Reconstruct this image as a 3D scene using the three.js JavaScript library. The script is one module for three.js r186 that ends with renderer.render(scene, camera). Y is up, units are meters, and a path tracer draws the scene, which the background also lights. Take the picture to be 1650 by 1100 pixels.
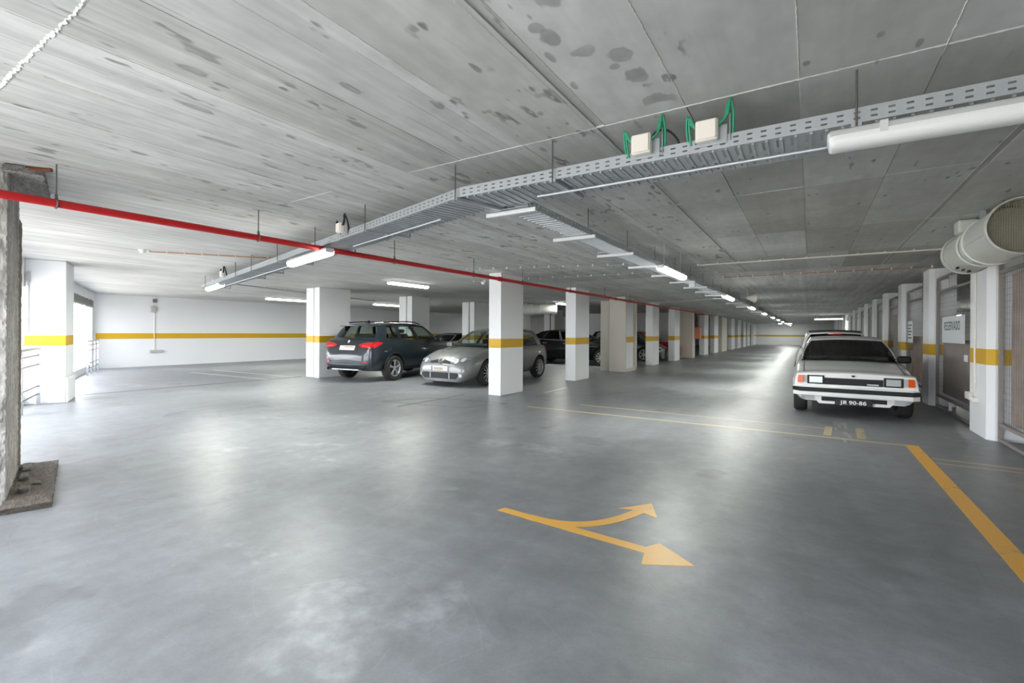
import * as THREE from 'three';
import { RoundedBoxGeometry } from 'three/addons/geometries/RoundedBoxGeometry.js';
import { mergeGeometries, toCreasedNormals } from 'three/addons/utils/BufferGeometryUtils.js';
import { TessellateModifier } from 'three/addons/modifiers/TessellateModifier.js';
import { RectAreaLightUniformsLib } from 'three/addons/lights/RectAreaLightUniformsLib.js';
import { Brush, Evaluator, SUBTRACTION } from 'three-bvh-csg';
import { MeshBVH } from 'three-mesh-bvh';

// ------------------------------------------------------------------ camera, sky, sun, exposure
const R = Math.PI / 180;
const scene = new THREE.Scene();
const camera = new THREE.PerspectiveCamera(2 * Math.atan(550 / 762) / R, 1650 / 1100, 0.05, 400);
camera.rotation.order = 'YXZ';
camera.position.set(0, 1.335, 0);
camera.rotation.set(0, 32.2 * R, 0.35 * R);
camera.setViewOffset(1650, 1100, 0, 15, 1650, 1100);
camera.updateProjectionMatrix();
const renderer = new THREE.WebGLRenderer({ antialias: true });
renderer.toneMapping = THREE.LinearToneMapping;
renderer.toneMappingExposure = 1.72;
renderer.shadowMap.enabled = true;
RectAreaLightUniformsLib.init();
const SKY = new THREE.Color().setRGB(0.93, 0.975, 1.05);
scene.background = SKY;
scene.backgroundIntensity = 5.4;
const sun = new THREE.DirectionalLight(0xfff4e2, 4.0);          // high sun behind the building: it only reaches the pavement outside
sun.position.set(-6, 30, -7); sun.target.position.set(0, 0, 6);
sun.castShadow = true; sun.shadow.mapSize.set(2048, 2048);
Object.assign(sun.shadow.camera, { left: -45, right: 45, top: 45, bottom: -45, near: 1, far: 120 });
scene.add(sun, sun.target);
const LAMP = 118;                                                  // radiance of a lit fluorescent fitting

// ------------------------------------------------------------------ small helpers
let seed = 7;
const rnd = () => { seed = (seed * 1664525 + 1013904223) >>> 0; return seed / 4294967296; };
const rr = (a, b) => a + (b - a) * rnd();
const lerp = (a, b, t) => a + (b - a) * t;
const taken = {};
function numbered(n) { taken[n] = (taken[n] ?? -1) + 1; return taken[n] ? n + '_' + String(taken[n]).padStart(3, '0') : n; }
function mesh(name, geo, mat) { const m = new THREE.Mesh(geo, mat); m.name = name; m.castShadow = m.receiveShadow = true; return m; }
function part(name, geo, mat, parent, label) { const m = mesh(name, Array.isArray(geo) ? merge(geo) : geo, mat); if (label) m.userData.label = label; parent.add(m); return m; }
function thing(name, label, category, pos = [0, 0, 0], turn = 0, group) {
  const o = new THREE.Group(); o.name = numbered(name); o.position.set(...pos); o.rotation.y = turn;
  o.userData = { label, category }; if (group) o.userData.group = group; scene.add(o); return o;
}
function solo(name, geo, mat, label, category, pos = [0, 0, 0], turn = 0, group) {
  const m = mesh(numbered(name), Array.isArray(geo) ? merge(geo) : geo, mat); m.position.set(...pos); m.rotation.y = turn;
  m.userData = { label, category }; if (group) m.userData.group = group; scene.add(m); return m;
}
function struct(name, geo, mat, label, parent) {
  const m = mesh(parent ? name : numbered(name), Array.isArray(geo) ? merge(geo) : geo, mat);
  if (!parent) m.userData = { kind: 'structure', label, category: name.split('_')[0] };
  (parent ?? scene).add(m); return m;
}
function copy(o, pos, turn, label) { const c = o.clone(); c.name = numbered(o.name.replace(/_\d{3}$/, '')); c.position.set(...pos); if (turn !== undefined) c.rotation.y = turn; c.userData = { ...o.userData }; if (label) c.userData.label = label; scene.add(c); return c; }
function merge(list) {
  return mergeGeometries(list.map((g) => {
    g = g.index ? g.toNonIndexed() : g;
    for (const k of Object.keys(g.attributes)) if (!['position', 'normal', 'uv'].includes(k)) g.deleteAttribute(k);
    if (!g.attributes.uv) g.setAttribute('uv', new THREE.BufferAttribute(new Float32Array(g.attributes.position.count * 2), 2));
    return g;
  }));
}
const bx = (w, h, d, x = 0, y = 0, z = 0) => new THREE.BoxGeometry(w, h, d).translate(x, y, z);
const rb = (w, h, d, r, x = 0, y = 0, z = 0, s = 2) => new RoundedBoxGeometry(w, h, d, s, r).translate(x, y, z);
const cyl = (r, h, x = 0, y = 0, z = 0, n = 16, r2 = r) => new THREE.CylinderGeometry(r2, r, h, n).translate(x, y, z);
const V = (x, y, z) => new THREE.Vector3(x, y, z);
function bar(a, b, r, n = 8) {                                     // round rod from a to b
  const d = b.clone().sub(a), g = new THREE.CylinderGeometry(r, r, d.length(), n);
  g.applyQuaternion(new THREE.Quaternion().setFromUnitVectors(V(0, 1, 0), d.clone().normalize()));
  return g.translate((a.x + b.x) / 2, (a.y + b.y) / 2, (a.z + b.z) / 2);
}
const tube = (pts, r, n = 24, k = 7, closed = false) => new THREE.TubeGeometry(new THREE.CatmullRomCurve3(pts, closed), n, r, k, closed);
const shapeOf = (pts) => new THREE.Shape(pts.map(([x, y]) => new THREE.Vector2(x, y)));
function slab(pts, y0, y1) {                                       // polygon in (x, z), uv in metres
  const g = new THREE.ExtrudeGeometry(shapeOf(pts.map(([x, z]) => [x, -z])), { depth: y1 - y0, bevelEnabled: false });
  return g.rotateX(-Math.PI / 2).translate(0, y0, 0);
}
function planarUV(g, fu, fv) { const p = g.attributes.position, u = new Float32Array(p.count * 2); for (let i = 0; i < p.count; i++) { u[2 * i] = fu(p.getX(i), p.getY(i), p.getZ(i)); u[2 * i + 1] = fv(p.getX(i), p.getY(i), p.getZ(i)); } g.setAttribute('uv', new THREE.BufferAttribute(u, 2)); return g; }

// ------------------------------------------------------------------ computed textures
function noise(S, nx, ny, s) {                                     // tileable value noise, nx x ny cells
  let q = (s * 9301 + 49297) >>> 0; const L = new Float32Array(nx * ny);
  for (let i = 0; i < L.length; i++) { q = (Math.imul(q, 1664525) + 1013904223) >>> 0; L[i] = q / 4294967296; }
  const o = new Float32Array(S * S), xi = new Int32Array(S), xj = new Int32Array(S), xf = new Float32Array(S);
  for (let x = 0; x < S; x++) { const f = x / S * nx, i = Math.floor(f), t = f - i; xi[x] = i % nx; xj[x] = (i + 1) % nx; xf[x] = t * t * (3 - 2 * t); }
  for (let y = 0; y < S; y++) {
    const f = y / S * ny, i = Math.floor(f), t0 = f - i, t = t0 * t0 * (3 - 2 * t0), a = (i % ny) * nx, b = ((i + 1) % ny) * nx;
    for (let x = 0; x < S; x++) { const u = L[a + xi[x]], v = L[a + xj[x]], w = L[b + xi[x]], k = L[b + xj[x]], m = u + (v - u) * xf[x]; o[y * S + x] = m + (w + (k - w) * xf[x] - m) * t; }
  }
  return o;
}
function fbm(S, nx, ny, oct, s, gain = 0.5) {
  const o = new Float32Array(S * S); let a = 1, sum = 0;
  for (let k = 0; k < oct; k++) { const n = noise(S, nx << k, ny << k, s + k * 17); for (let i = 0; i < o.length; i++) o[i] += a * (n[i] - 0.5); sum += a; a *= gain; }
  for (let i = 0; i < o.length; i++) o[i] /= sum * 0.5;
  return o;
}
function tex(S, fn, srgb = true, repeat = [1, 1]) {
  const d = new Uint8Array(S * S * 4);
  for (let i = 0; i < S * S; i++) { const c = fn(i, i % S, (i / S) | 0); d[4 * i] = Math.max(0, Math.min(255, c[0] * 255)); d[4 * i + 1] = Math.max(0, Math.min(255, c[1] * 255)); d[4 * i + 2] = Math.max(0, Math.min(255, c[2] * 255)); d[4 * i + 3] = 255; }
  const t = new THREE.DataTexture(d, S, S); t.wrapS = t.wrapT = THREE.RepeatWrapping; t.magFilter = THREE.LinearFilter; t.minFilter = THREE.LinearMipmapLinearFilter; t.generateMipmaps = true;
  if (srgb) t.colorSpace = THREE.SRGBColorSpace; t.repeat.set(...repeat); t.needsUpdate = true; return t;
}
const STD = (o) => new THREE.MeshStandardMaterial(o), PHY = (o) => new THREE.MeshPhysicalMaterial(o);

const SF = 2048, fA = fbm(SF, 5, 5, 7, 3, 0.62), fB = fbm(SF, 24, 90, 4, 11), fC = fbm(SF, 3, 3, 3, 23), fD = fbm(SF, 60, 16, 4, 31), fE = fbm(SF, 110, 110, 4, 37, 0.7), fG = fbm(SF, 14, 14, 5, 39, 0.6);
const scratch = new Float32Array(SF * SF);                        // scrapes and sweeping marks worn into the concrete
for (let k = 0; k < 900; k++) {
  let x = rnd() * SF, y = rnd() * SF, a = rr(-0.9, 0.9) + (rnd() < 0.4 ? 1.2 : 0); const n = rr(20, 170) | 0, g = rr(-0.045, 0.055), c = rr(-0.006, 0.006);
  for (let q = 0; q < n; q++) { scratch[(((y | 0) + SF) % SF) * SF + (((x | 0) + SF) % SF)] += g * Math.sin(Math.PI * q / n); x += Math.cos(a); y += Math.sin(a); a += c; }
}
const floorMap = tex(SF, (i) => {
  let v = 0.535 + 0.115 * fA[i] + 0.040 * fB[i] + 0.055 * fC[i] + 0.036 * fD[i] + 0.040 * fE[i] + scratch[i] + (rnd() - 0.5) * 0.030;
  if (fG[i] > 0.36) v += Math.min(0.07, (fG[i] - 0.36) * 0.5) * (0.7 + fE[i]); if (fG[i] < -0.36) v -= Math.min(0.07, (-0.36 - fG[i]) * 0.5) * (0.7 + fB[i]);
  return [v * 0.978, v * 0.997, v * 1.022];
}, true, [1 / 11, 1 / 11]);
const floorRough = tex(1024, (i, x, y) => { const k = (y * 2) * SF + x * 2, v = 0.43 + 0.12 * fA[k] + 0.08 * fC[k] + 0.05 * fB[k]; return [v, v, v]; }, false, [1 / 11, 1 / 11]);
const SC = 1024, cA = fbm(SC, 70, 3, 4, 5), cB = fbm(SC, 6, 6, 5, 9), cC = fbm(SC, 160, 24, 2, 15);
const ceilTint = (v) => [v * 1.0, v * 0.996, v * 0.985];
const ceilMap = tex(SC, (i) => ceilTint(0.80 + 0.075 * cA[i] + 0.075 * cB[i] + 0.045 * cC[i]), true, [1 / 6, 1 / 6]);
// the ceiling near the lens: x -5.31 .. 2.63, z 1.39 .. -10.6, one texture so that its stains stand where they are
const NX0 = -5.31, NX1 = 2.63, NZ0 = 1.39, NZ1 = -10.6, SN = 2048;
const nA = fbm(SN, 110, 5, 4, 41), nB = fbm(SN, 9, 12, 6, 43), nC = fbm(SN, 260, 40, 3, 47), nD = fbm(SN, 120, 64, 3, 53), nG = fbm(SN, 30, 30, 5, 57, 0.6), nE = fbm(SN, 120, 120, 3, 59), nF = fbm(SN, 90, 20, 2, 61);
const stains = [[-0.71, -2.04, 0.05, 0.05], [-0.85, -1.94, 0.045, 0.035], [-0.70, -2.24, 0.06, 0.06], [-0.93, -1.78, 0.035, 0.05], [-0.96, -1.68, 0.03, 0.03], [-0.83, -1.57, 0.05, 0.06], [-0.69, -2.53, 0.07, 0.06], [-0.02, -2.55, 0.025, 0.03], [0.39, -2.62, 0.02, 0.05], [0.24, -2.47, 0.02, 0.03], [-0.78, -2.12, 0.02, 0.02], [-1.3, -2.35, 0.02, 0.03], [-1.0, -1.9, 0.015, 0.05], [-2.3, -1.9, 0.02, 0.06], [-2.0, -1.6, 0.02, 0.05], [-2.9, -1.3, 0.02, 0.09], [-3.3, -1.6, 0.02, 0.1], [-2.5, -1.1, 0.025, 0.06]];
const nearMap = tex(SN, (i, px, py) => {
  const x = lerp(NX0, NX1, (px + 0.5) / SN), z = lerp(NZ0, NZ1, (py + 0.5) / SN), board = x < -2.1 ? 1 : x < -1.1 ? 0.6 : 0.3;
  const bw = 0.1325, bk = Math.floor((x + 9) / bw), bf = (x + 9) / bw - bk, bh = Math.sin(bk * 127.1) * 43758.5453, bt = bh - Math.floor(bh) - 0.5;
  let v = 0.772 + (x < -1.62 ? 0.050 * bt : 0.012 * bt) + 0.060 * nA[i] * board + 0.06 * nB[i] + 0.055 * nC[i] * board + 0.030 * nE[i], w = 0;
  if (x < -1.62 && (bf < 0.035 || bf > 0.985) && nF[i] > -0.15) v -= 0.09 + 0.05 * nC[i];
  const pit = nD[i] - 0.47 + 0.30 * nG[i] - (board < 0.5 ? 0.14 : 0); if (pit > 0) v -= Math.min(0.26, pit * 1.8) * (0.75 + 0.7 * nC[i]); if (nF[i] > 0.55 && board > 0.5) v -= (nF[i] - 0.55) * 0.35 * (0.7 + nC[i]); v += 0.035 * nG[i]; if (nB[i] > 0.45) v += (nB[i] - 0.45) * 0.12;
  for (const [sx, sz, a, b] of stains) { const d = Math.hypot((x - sx) / a, (z - sz) / b) + 0.9 * nE[i] + 0.6 * nF[i] + 0.5 * nG[i]; if (d < 1) v -= 0.19 * Math.min(1, (1 - d) * 4) * (0.8 + 0.6 * nE[i]); }
  if (((x > -5.14 && x < -5.08) || (x > -5.28 && x < -5.25)) && z < -1.85 && z > -4.4 && nB[i] > -0.3) w = 0.06 + 0.05 * nC[i];
  return [v * 0.994, (v - w * 0.45) * 0.999, (v - w * 1.5) * 0.990];
});
nearMap.wrapS = nearMap.wrapT = THREE.ClampToEdgeWrapping;
const rA = fbm(512, 24, 24, 5, 71), rB = fbm(512, 6, 6, 3, 73);
const roughMap = tex(512, (i) => { const v = 0.66 + 0.16 * rA[i] + 0.08 * rB[i]; return [v, v * 0.985, v * 0.955]; }, true, [1, 1]);
const roughBump = tex(512, (i) => { const v = 0.5 + 0.5 * rA[i]; return [v, v, v]; }, false, [1, 1]);
const wA = fbm(512, 4, 4, 5, 81);
const wallMap = tex(512, (i) => { const v = 0.955 + 0.012 * wA[i]; return [v * 0.995, v, v * 1.005]; }, true, [1 / 3, 1 / 3]);
const tA = fbm(512, 5, 9, 5, 91), tB = fbm(512, 60, 8, 2, 95);
const tarpMap = tex(512, (i) => { const v = 0.57 + 0.12 * tA[i] + 0.04 * tB[i]; return [v * 1.06, v * 0.94, v * 0.88]; }, true, [0.6, 0.6]);
const pA = fbm(512, 9, 9, 5, 101);
const paintMap = (c, wear) => tex(512, (i) => { const k = Math.max(0, Math.min(1, (pA[i] - 0.38) * 3)) * wear; return [lerp(c[0], 0.60, k), lerp(c[1], 0.60, k), lerp(c[2], 0.60, k)]; }, true, [0.7, 0.7]);

// ------------------------------------------------------------------ materials
const M = {
  floor: STD({ map: floorMap, roughnessMap: floorRough, roughness: 1, metalness: 0 }),
  ceil: STD({ map: ceilMap, roughness: 0.9 }),
  ridge: STD({ color: 0xcfd0cb, roughness: 0.9 }),
  white: STD({ map: wallMap, roughness: 0.6 }),
  plain: STD({ color: 0xf3f4f5, roughness: 0.55 }),
  yellow: STD({ color: 0xd9ab1c, roughness: 0.5 }),
  beige: STD({ color: 0xdcd5c8, roughness: 0.55 }),
  rough: STD({ map: roughMap, bumpMap: roughBump, bumpScale: 0.03, roughness: 1 }),
  rust: STD({ color: 0x6e4228, roughness: 0.9 }),
  galv: STD({ color: 0xbfc4c8, metalness: 0.6, roughness: 0.40 }),
  rod: STD({ color: 0x6f6d69, metalness: 0.6, roughness: 0.5 }),
  strut: STD({ color: 0xdadcdc, metalness: 0.35, roughness: 0.45 }),
  red: STD({ color: 0xc01a1c, roughness: 0.42 }),
  orange: STD({ color: 0xd85a35, roughness: 0.5 }),
  copper: STD({ color: 0xb98a66, roughness: 0.5 }),
  ivory: STD({ color: 0xe8e4da, roughness: 0.5 }),
  grey: STD({ color: 0xb9bab8, roughness: 0.5 }),
  fan: STD({ color: 0xd9dad3, roughness: 0.4, metalness: 0.1 }),
  green: STD({ color: 0x2f9a74, roughness: 0.5 }),
  black: STD({ color: 0x131313, roughness: 0.6 }),
  dark: STD({ color: 0x2a2a2b, roughness: 0.7 }),
  frame: STD({ color: 0xa29b95, roughness: 0.5, metalness: 0.3 }),
  wire: STD({ color: 0x97928c, roughness: 0.5, metalness: 0.5 }),
  tarp: STD({ map: tarpMap, roughness: 0.35, side: THREE.DoubleSide }),
  sheet: STD({ color: 0x9b918c, roughness: 0.6, side: THREE.DoubleSide }),
  grille: STD({ color: 0x8d8468, roughness: 0.6, metalness: 0.3 }),
  opal: STD({ color: 0xe6e8e6, roughness: 0.35 }),
  glow: STD({ color: 0xffffff, emissive: new THREE.Color(1, 1, 0.97), emissiveIntensity: 5.5, roughness: 0.4 }),
  mark: STD({ map: paintMap([0.92, 0.70, 0.30], 0.9), roughness: 0.42 }),
  worn: STD({ map: paintMap([0.74, 0.69, 0.56], 1.6), roughness: 0.42 }),
  wornWhite: STD({ map: paintMap([0.76, 0.76, 0.75], 1.2), roughness: 0.42 }),
  scuff: STD({ map: paintMap([0.66, 0.66, 0.655], 2.2), roughness: 0.5 }),
  steel: STD({ color: 0xa7abb0, metalness: 0.7, roughness: 0.4 }),
  steelDark: STD({ color: 0x5d5a58, metalness: 0.5, roughness: 0.5 }),
  pave: STD({ color: 0xc9c6bf, roughness: 0.9 }),
  tyre: STD({ color: 0x2e2c2b, roughness: 0.85 }),
  alloy: STD({ color: 0xc7c9cb, metalness: 0.7, roughness: 0.32 }),
  chrome: STD({ color: 0xe6e8ea, metalness: 1, roughness: 0.12 }),
  trim: STD({ color: 0x191a1b, roughness: 0.55 }),
  lampRed: PHY({ color: 0xb5121a, roughness: 0.12, clearcoat: 1 }),
  lampRedLight: PHY({ color: 0xe0484a, roughness: 0.12, clearcoat: 1 }),
  lampOrange: PHY({ color: 0xe25a10, roughness: 0.15, clearcoat: 1 }),
  lens: PHY({ color: 0xdfe5e8, roughness: 0.12, metalness: 0.35, clearcoat: 1 }),
  glass: PHY({ color: 0xdbe6e1, transmission: 1, thickness: 0, roughness: 0.02, ior: 1.5 }),
  glassDark: PHY({ color: 0x3c4342, transmission: 1, thickness: 0, roughness: 0.02, ior: 1.5 }),
  plate: STD({ color: 0xe9e7df, roughness: 0.4 }),
  seat: STD({ color: 0x2b2a2a, roughness: 0.9 }),
  door: STD({ color: 0xc9d6de, roughness: 0.5 }),
  cabinetGlass: STD({ color: 0xc4ccd0, roughness: 0.15 }),
};
const paint = (c, m = 0.35, r = 0.34) => PHY({ color: c, metalness: m, roughness: r, clearcoat: 1, clearcoatRoughness: 0.06 });

// ------------------------------------------------------------------ the shell of the garage
const HC = 2.58;                                                   // ceiling height
const FX = -20.6, FZ = -6.03, FT = 0.4;                            // the slanted front: z = FZ + FT (x - FX)
const fa = Math.atan(FT), fc = Math.cos(fa), fs = Math.sin(fa);
const front = (s, d = 0) => [FX + s * fc + d * fs, FZ + s * fs - d * fc];   // s along the front from the left wall, d into the garage
const XR = 7.2, ZF = -65.5;
const outline = (o) => [[FX - o, FZ - FT * o + o / fc], [XR + o, FZ + FT * (XR - FX + o) + o / fc], [XR + o, ZF - o], [FX - o, ZF - o]];
const floor = struct('floor', planarUV(slab(outline(0.3), -0.3, 0), (x, y, z) => x, (x, y, z) => z), M.floor, 'grey polished concrete floor of the garage');
const ceiling = struct('ceiling', planarUV(slab(outline(0.3), HC + 0.007, HC + 0.4), (x, y, z) => x, (x, y, z) => z), M.ceil, 'board marked raw concrete ceiling slab');
{
  // beyond the panels that can be told apart: the plain soffit, flush with them
  const p = outline(0.0);
  const soff = [
    [[p[0][0], p[0][1]], [NX0, FZ + FT * (NX0 - FX)], [NX0, ZF], [FX, ZF]],
    [[NX0, NZ1], [1.02, NZ1], [1.02, ZF], [NX0, ZF]], [[1.06, NZ1], [NX1, NZ1], [NX1, ZF], [1.06, ZF]],
    [[NX1, FZ + FT * (NX1 - FX)], [XR, FZ + FT * (XR - FX)], [XR, ZF], [NX1, ZF]],
    [[NX0, NZ0], [(NZ0 - FZ) / FT + FX, NZ0], [NX0, FZ + FT * (NX0 - FX)]].reverse(),
    [[(NZ0 - FZ) / FT + FX, NZ0], [NX1, NZ0], [NX1, FZ + FT * (NX1 - FX)]],
  ];
  for (const s of soff) part('soffit', planarUV(slab(s, HC, HC + 0.02), (x, y, z) => x, (x, y, z) => z), M.ceil, ceiling);
  const xs = [-5.31, -4.78, -4.25, -3.72, -3.19, -2.66, -2.14, -1.62, -1.10, -0.58, -0.05, 0.49, 1.04, 1.57, 2.10, 2.63];
  const zs = [1.39, -0.65, -2.69, -4.69, -6.64, -8.6, -10.6];
  const tones = [0xffffff, 0xf3f3f1, 0xe9e8e5, 0xf8f9f8, 0xdedcd8].map((c) => STD({ map: nearMap, color: c, roughness: 0.88 }));
  const nu = (x) => (x - NX0) / (NX1 - NX0), nv = (x, y, z) => (z - NZ0) / (NZ1 - NZ0);
  for (let i = 0; i + 1 < xs.length; i++) for (let j = 0; j + 1 < zs.length; j++) {
    const w = xs[i + 1] - xs[i], d = zs[j] - zs[j + 1], drop = rr(0, 0.004), cx = (xs[i] + xs[i + 1]) / 2, cz = (zs[j] + zs[j + 1]) / 2;
    const strip = i === 8 || i === 12 ? 0.05 : 0.006;               // a wider joint beside two rows
    const g = planarUV(bx(w - 0.003 - (strip > 0.01 ? 0.05 : 0), 0.03, d - 0.004, cx + (strip > 0.01 ? 0.025 : 0), HC + 0.013 - drop, cz), nu, nv);
    const t = i > 8 && j >= 2 ? [0, 2, 1, 4, 3][(i * 3 + j * 2) % 5] : i > 6 ? [0, 3, 1][(i + j) % 3] : [0, 3, 0, 1][(i + j * 2) % 4];
    part('panel', g, tones[t], ceiling);
  }
  for (const i of [8, 12]) part('joint_fill', planarUV(bx(0.05, 0.016, NZ0 - NZ1, xs[i] + 0.025, HC + 0.011, (NZ0 + NZ1) / 2), nu, nv), tones[2], ceiling);
  // concrete fins left by the joints of the form panels
  function fin(ax, az, bx_, bz, w, hgt, name = 'joint_ridge') {
    const L = Math.hypot(bx_ - ax, bz - az), n = Math.max(8, Math.round(L / 0.016)), dx = (bx_ - ax) / L, dz = (bz - az) / L, P = [], I = [];
    for (let k = 0; k <= n; k++) {
      const t = k / n, x = ax + dx * L * t, z = az + dz * L * t, q = w * rr(0.7, 1.05), h = hgt * rr(0.45, 1), o = rr(-0.3, 0.3) * w;
      for (const [e, y] of [[-q, HC + 0.002], [o, HC - h - 0.003], [q, HC + 0.002]]) P.push(x - dz * e, y, z + dx * e);
      if (k < n) { const a = k * 3; I.push(a, a + 1, a + 4, a, a + 4, a + 3, a + 1, a + 2, a + 5, a + 1, a + 5, a + 4); }
    }
    const g = new THREE.BufferGeometry(); g.setAttribute('position', new THREE.Float32BufferAttribute(P, 3)); g.setIndex(I); const f = g.toNonIndexed(); f.computeVertexNormals();
    part(name, f, M.ridge, ceiling);
  }
  fin(-3.9, -0.65, -1.6, -0.65, 0.024, 0.008);
  fin(-2.66, -2.69, 2.2, -2.70, 0.010, 0.005);
  fin(-4.25, -2.72, -3.6, -2.70, 0.012, 0.006);
  fin(-1.1, -4.72, 1.02, -4.64, 0.008, 0.004); fin(1.05, -6.64, 1.6, -6.64, 0.008, 0.004);
  fin(-1.13, -0.4, -1.13, -2.7, 0.012, 0.006); fin(-1.045, -1.2, -1.045, -2.75, 0.006, 0.004); fin(-1.13, -2.7, -1.12, -5.5, 0.006, 0.003);
  fin(-1.62, -0.9, -1.62, -1.9, 0.010, 0.006); fin(-0.58, -0.4, -0.58, -2.6, 0.008, 0.004); fin(-0.05, -1.6, -0.05, -2.7, 0.007, 0.004); fin(-0.05, -2.7, -0.04, -5.6, 0.005, 0.002);
  fin(0.49, -2.0, 0.49, -2.8, 0.008, 0.005); fin(1.04, -3.8, 1.06, -10.5, 0.010, 0.004); fin(-2.66, -0.5, -2.66, -1.4, 0.008, 0.005); fin(-3.19, -0.6, -3.19, -1.6, 0.008, 0.005);
}
// left wall with its yellow stripe
const wallL = struct('wall_left', bx(0.3, HC, FZ - ZF + 0.4, FX - 0.15, HC / 2, (FZ + ZF) / 2 - 0.15), M.white, 'long white wall with a yellow stripe at the back of the bays');
part('stripe', bx(0.004, 0.20, FZ - ZF - 0.1, FX + 0.002, 1.115, (FZ + ZF) / 2), M.yellow, wallL, 'yellow painted stripe');
const wallB = struct('wall_back', bx(XR - FX, HC, 0.3, (XR + FX) / 2, HC / 2, ZF - 0.15), M.white, 'far white end wall of the aisle with a thin yellow stripe');
part('stripe', bx(XR - FX, 0.2, 0.004, (XR + FX) / 2, 1.1, ZF + 0.002), M.yellow, wallB, 'yellow painted stripe');
struct('wall_right', bx(0.3, HC, FZ + FT * (XR - FX) - ZF, XR + 0.15, HC / 2, (FZ + FT * (XR - FX) + ZF) / 2), M.white, 'plain wall behind the storage cages');
struct('wall_inner', bx(6.4, HC, 0.2, -9.3, HC / 2, -29.1), M.plain, 'white cross wall behind the row of columns');
struct('wall_concrete', bx(8.1, HC, 0.2, -16.55, HC / 2, -34.1), M.ceil, 'bare concrete wall deep in the bays');

// slanted front with openings to the daylight; local x runs along it from the left wall, local -z into the garage
const wallF = new THREE.Group(); wallF.name = 'wall_front'; wallF.position.set(FX, 0, FZ); wallF.rotation.y = -fa;
wallF.userData = { kind: 'structure', label: 'slanted front wall with wide openings to the daylight', category: 'wall' }; scene.add(wallF);
const openings = [[0.45, 8.73], [9.6, 14.9], [16.26, 23.4]];
{
  const T = 0.26, L = (XR - FX) / fc;
  part('curb', bx(L, 0.2, T, L / 2, 0.1, T / 2), M.white, wallF);
  part('lintel', bx(L, HC - 2.08, T, L / 2, (HC + 2.08) / 2, T / 2), M.white, wallF);
  let s = 0;
  for (const [a, b] of [...openings, [L, L]]) { if (a - s > 0.02) part('pier', bx(a - s, 1.88, T, (a + s) / 2, 1.14, T / 2), M.white, wallF); s = b; }
  // fringe of short hanging strips under the lintels
  const strips = []; for (let k = 0; k < 120; k++) strips.push(bx(0.055, rr(0.20, 0.27), 0.012, 0.5 + k * 0.068, 2.17 + rr(-0.015, 0.015), -0.02 - (k % 2) * 0.012));
  part('fringe', strips, STD({ color: 0x9a9a96, roughness: 0.8 }), wallF);
}
struct('pavement', slab([[-60, 60], [60, 60], [60, FZ + FT * (60 - FX) + 0.6], [-60, FZ + FT * (-60 - FX) + 0.6]], -0.4, -0.15), M.pave, 'pale pavement outside the openings');
// white pier at the front, with a chamfered foot
const at = (s, d) => { const [x, z] = front(s, d); return [x, 0, z]; };
{
  const t = thing('wall_pier', 'broad white pier with yellow stripe between two daylight openings', 'pier', at(9.165, 0), -fa);
  part('body', rb(0.87, HC - 0.004, 0.54, 0.012, 0, HC / 2, -0.27), M.white, t);
  part('stripe', rb(0.876, 0.19, 0.546, 0.012, 0, 1.135, -0.27), M.yellow, t, 'yellow painted stripe');
  part('foot', rb(0.86, 0.45, 0.03, 0.012, 0, 0.226, -0.555), M.white, t);
  part('conduit', [bar(V(0.452, 1.28, -0.05), V(0.452, 2.2, -0.05), 0.012), bx(0.05, 0.16, 0.05, 0.455, 2.26, -0.05)], M.grey, t);
}
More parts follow.
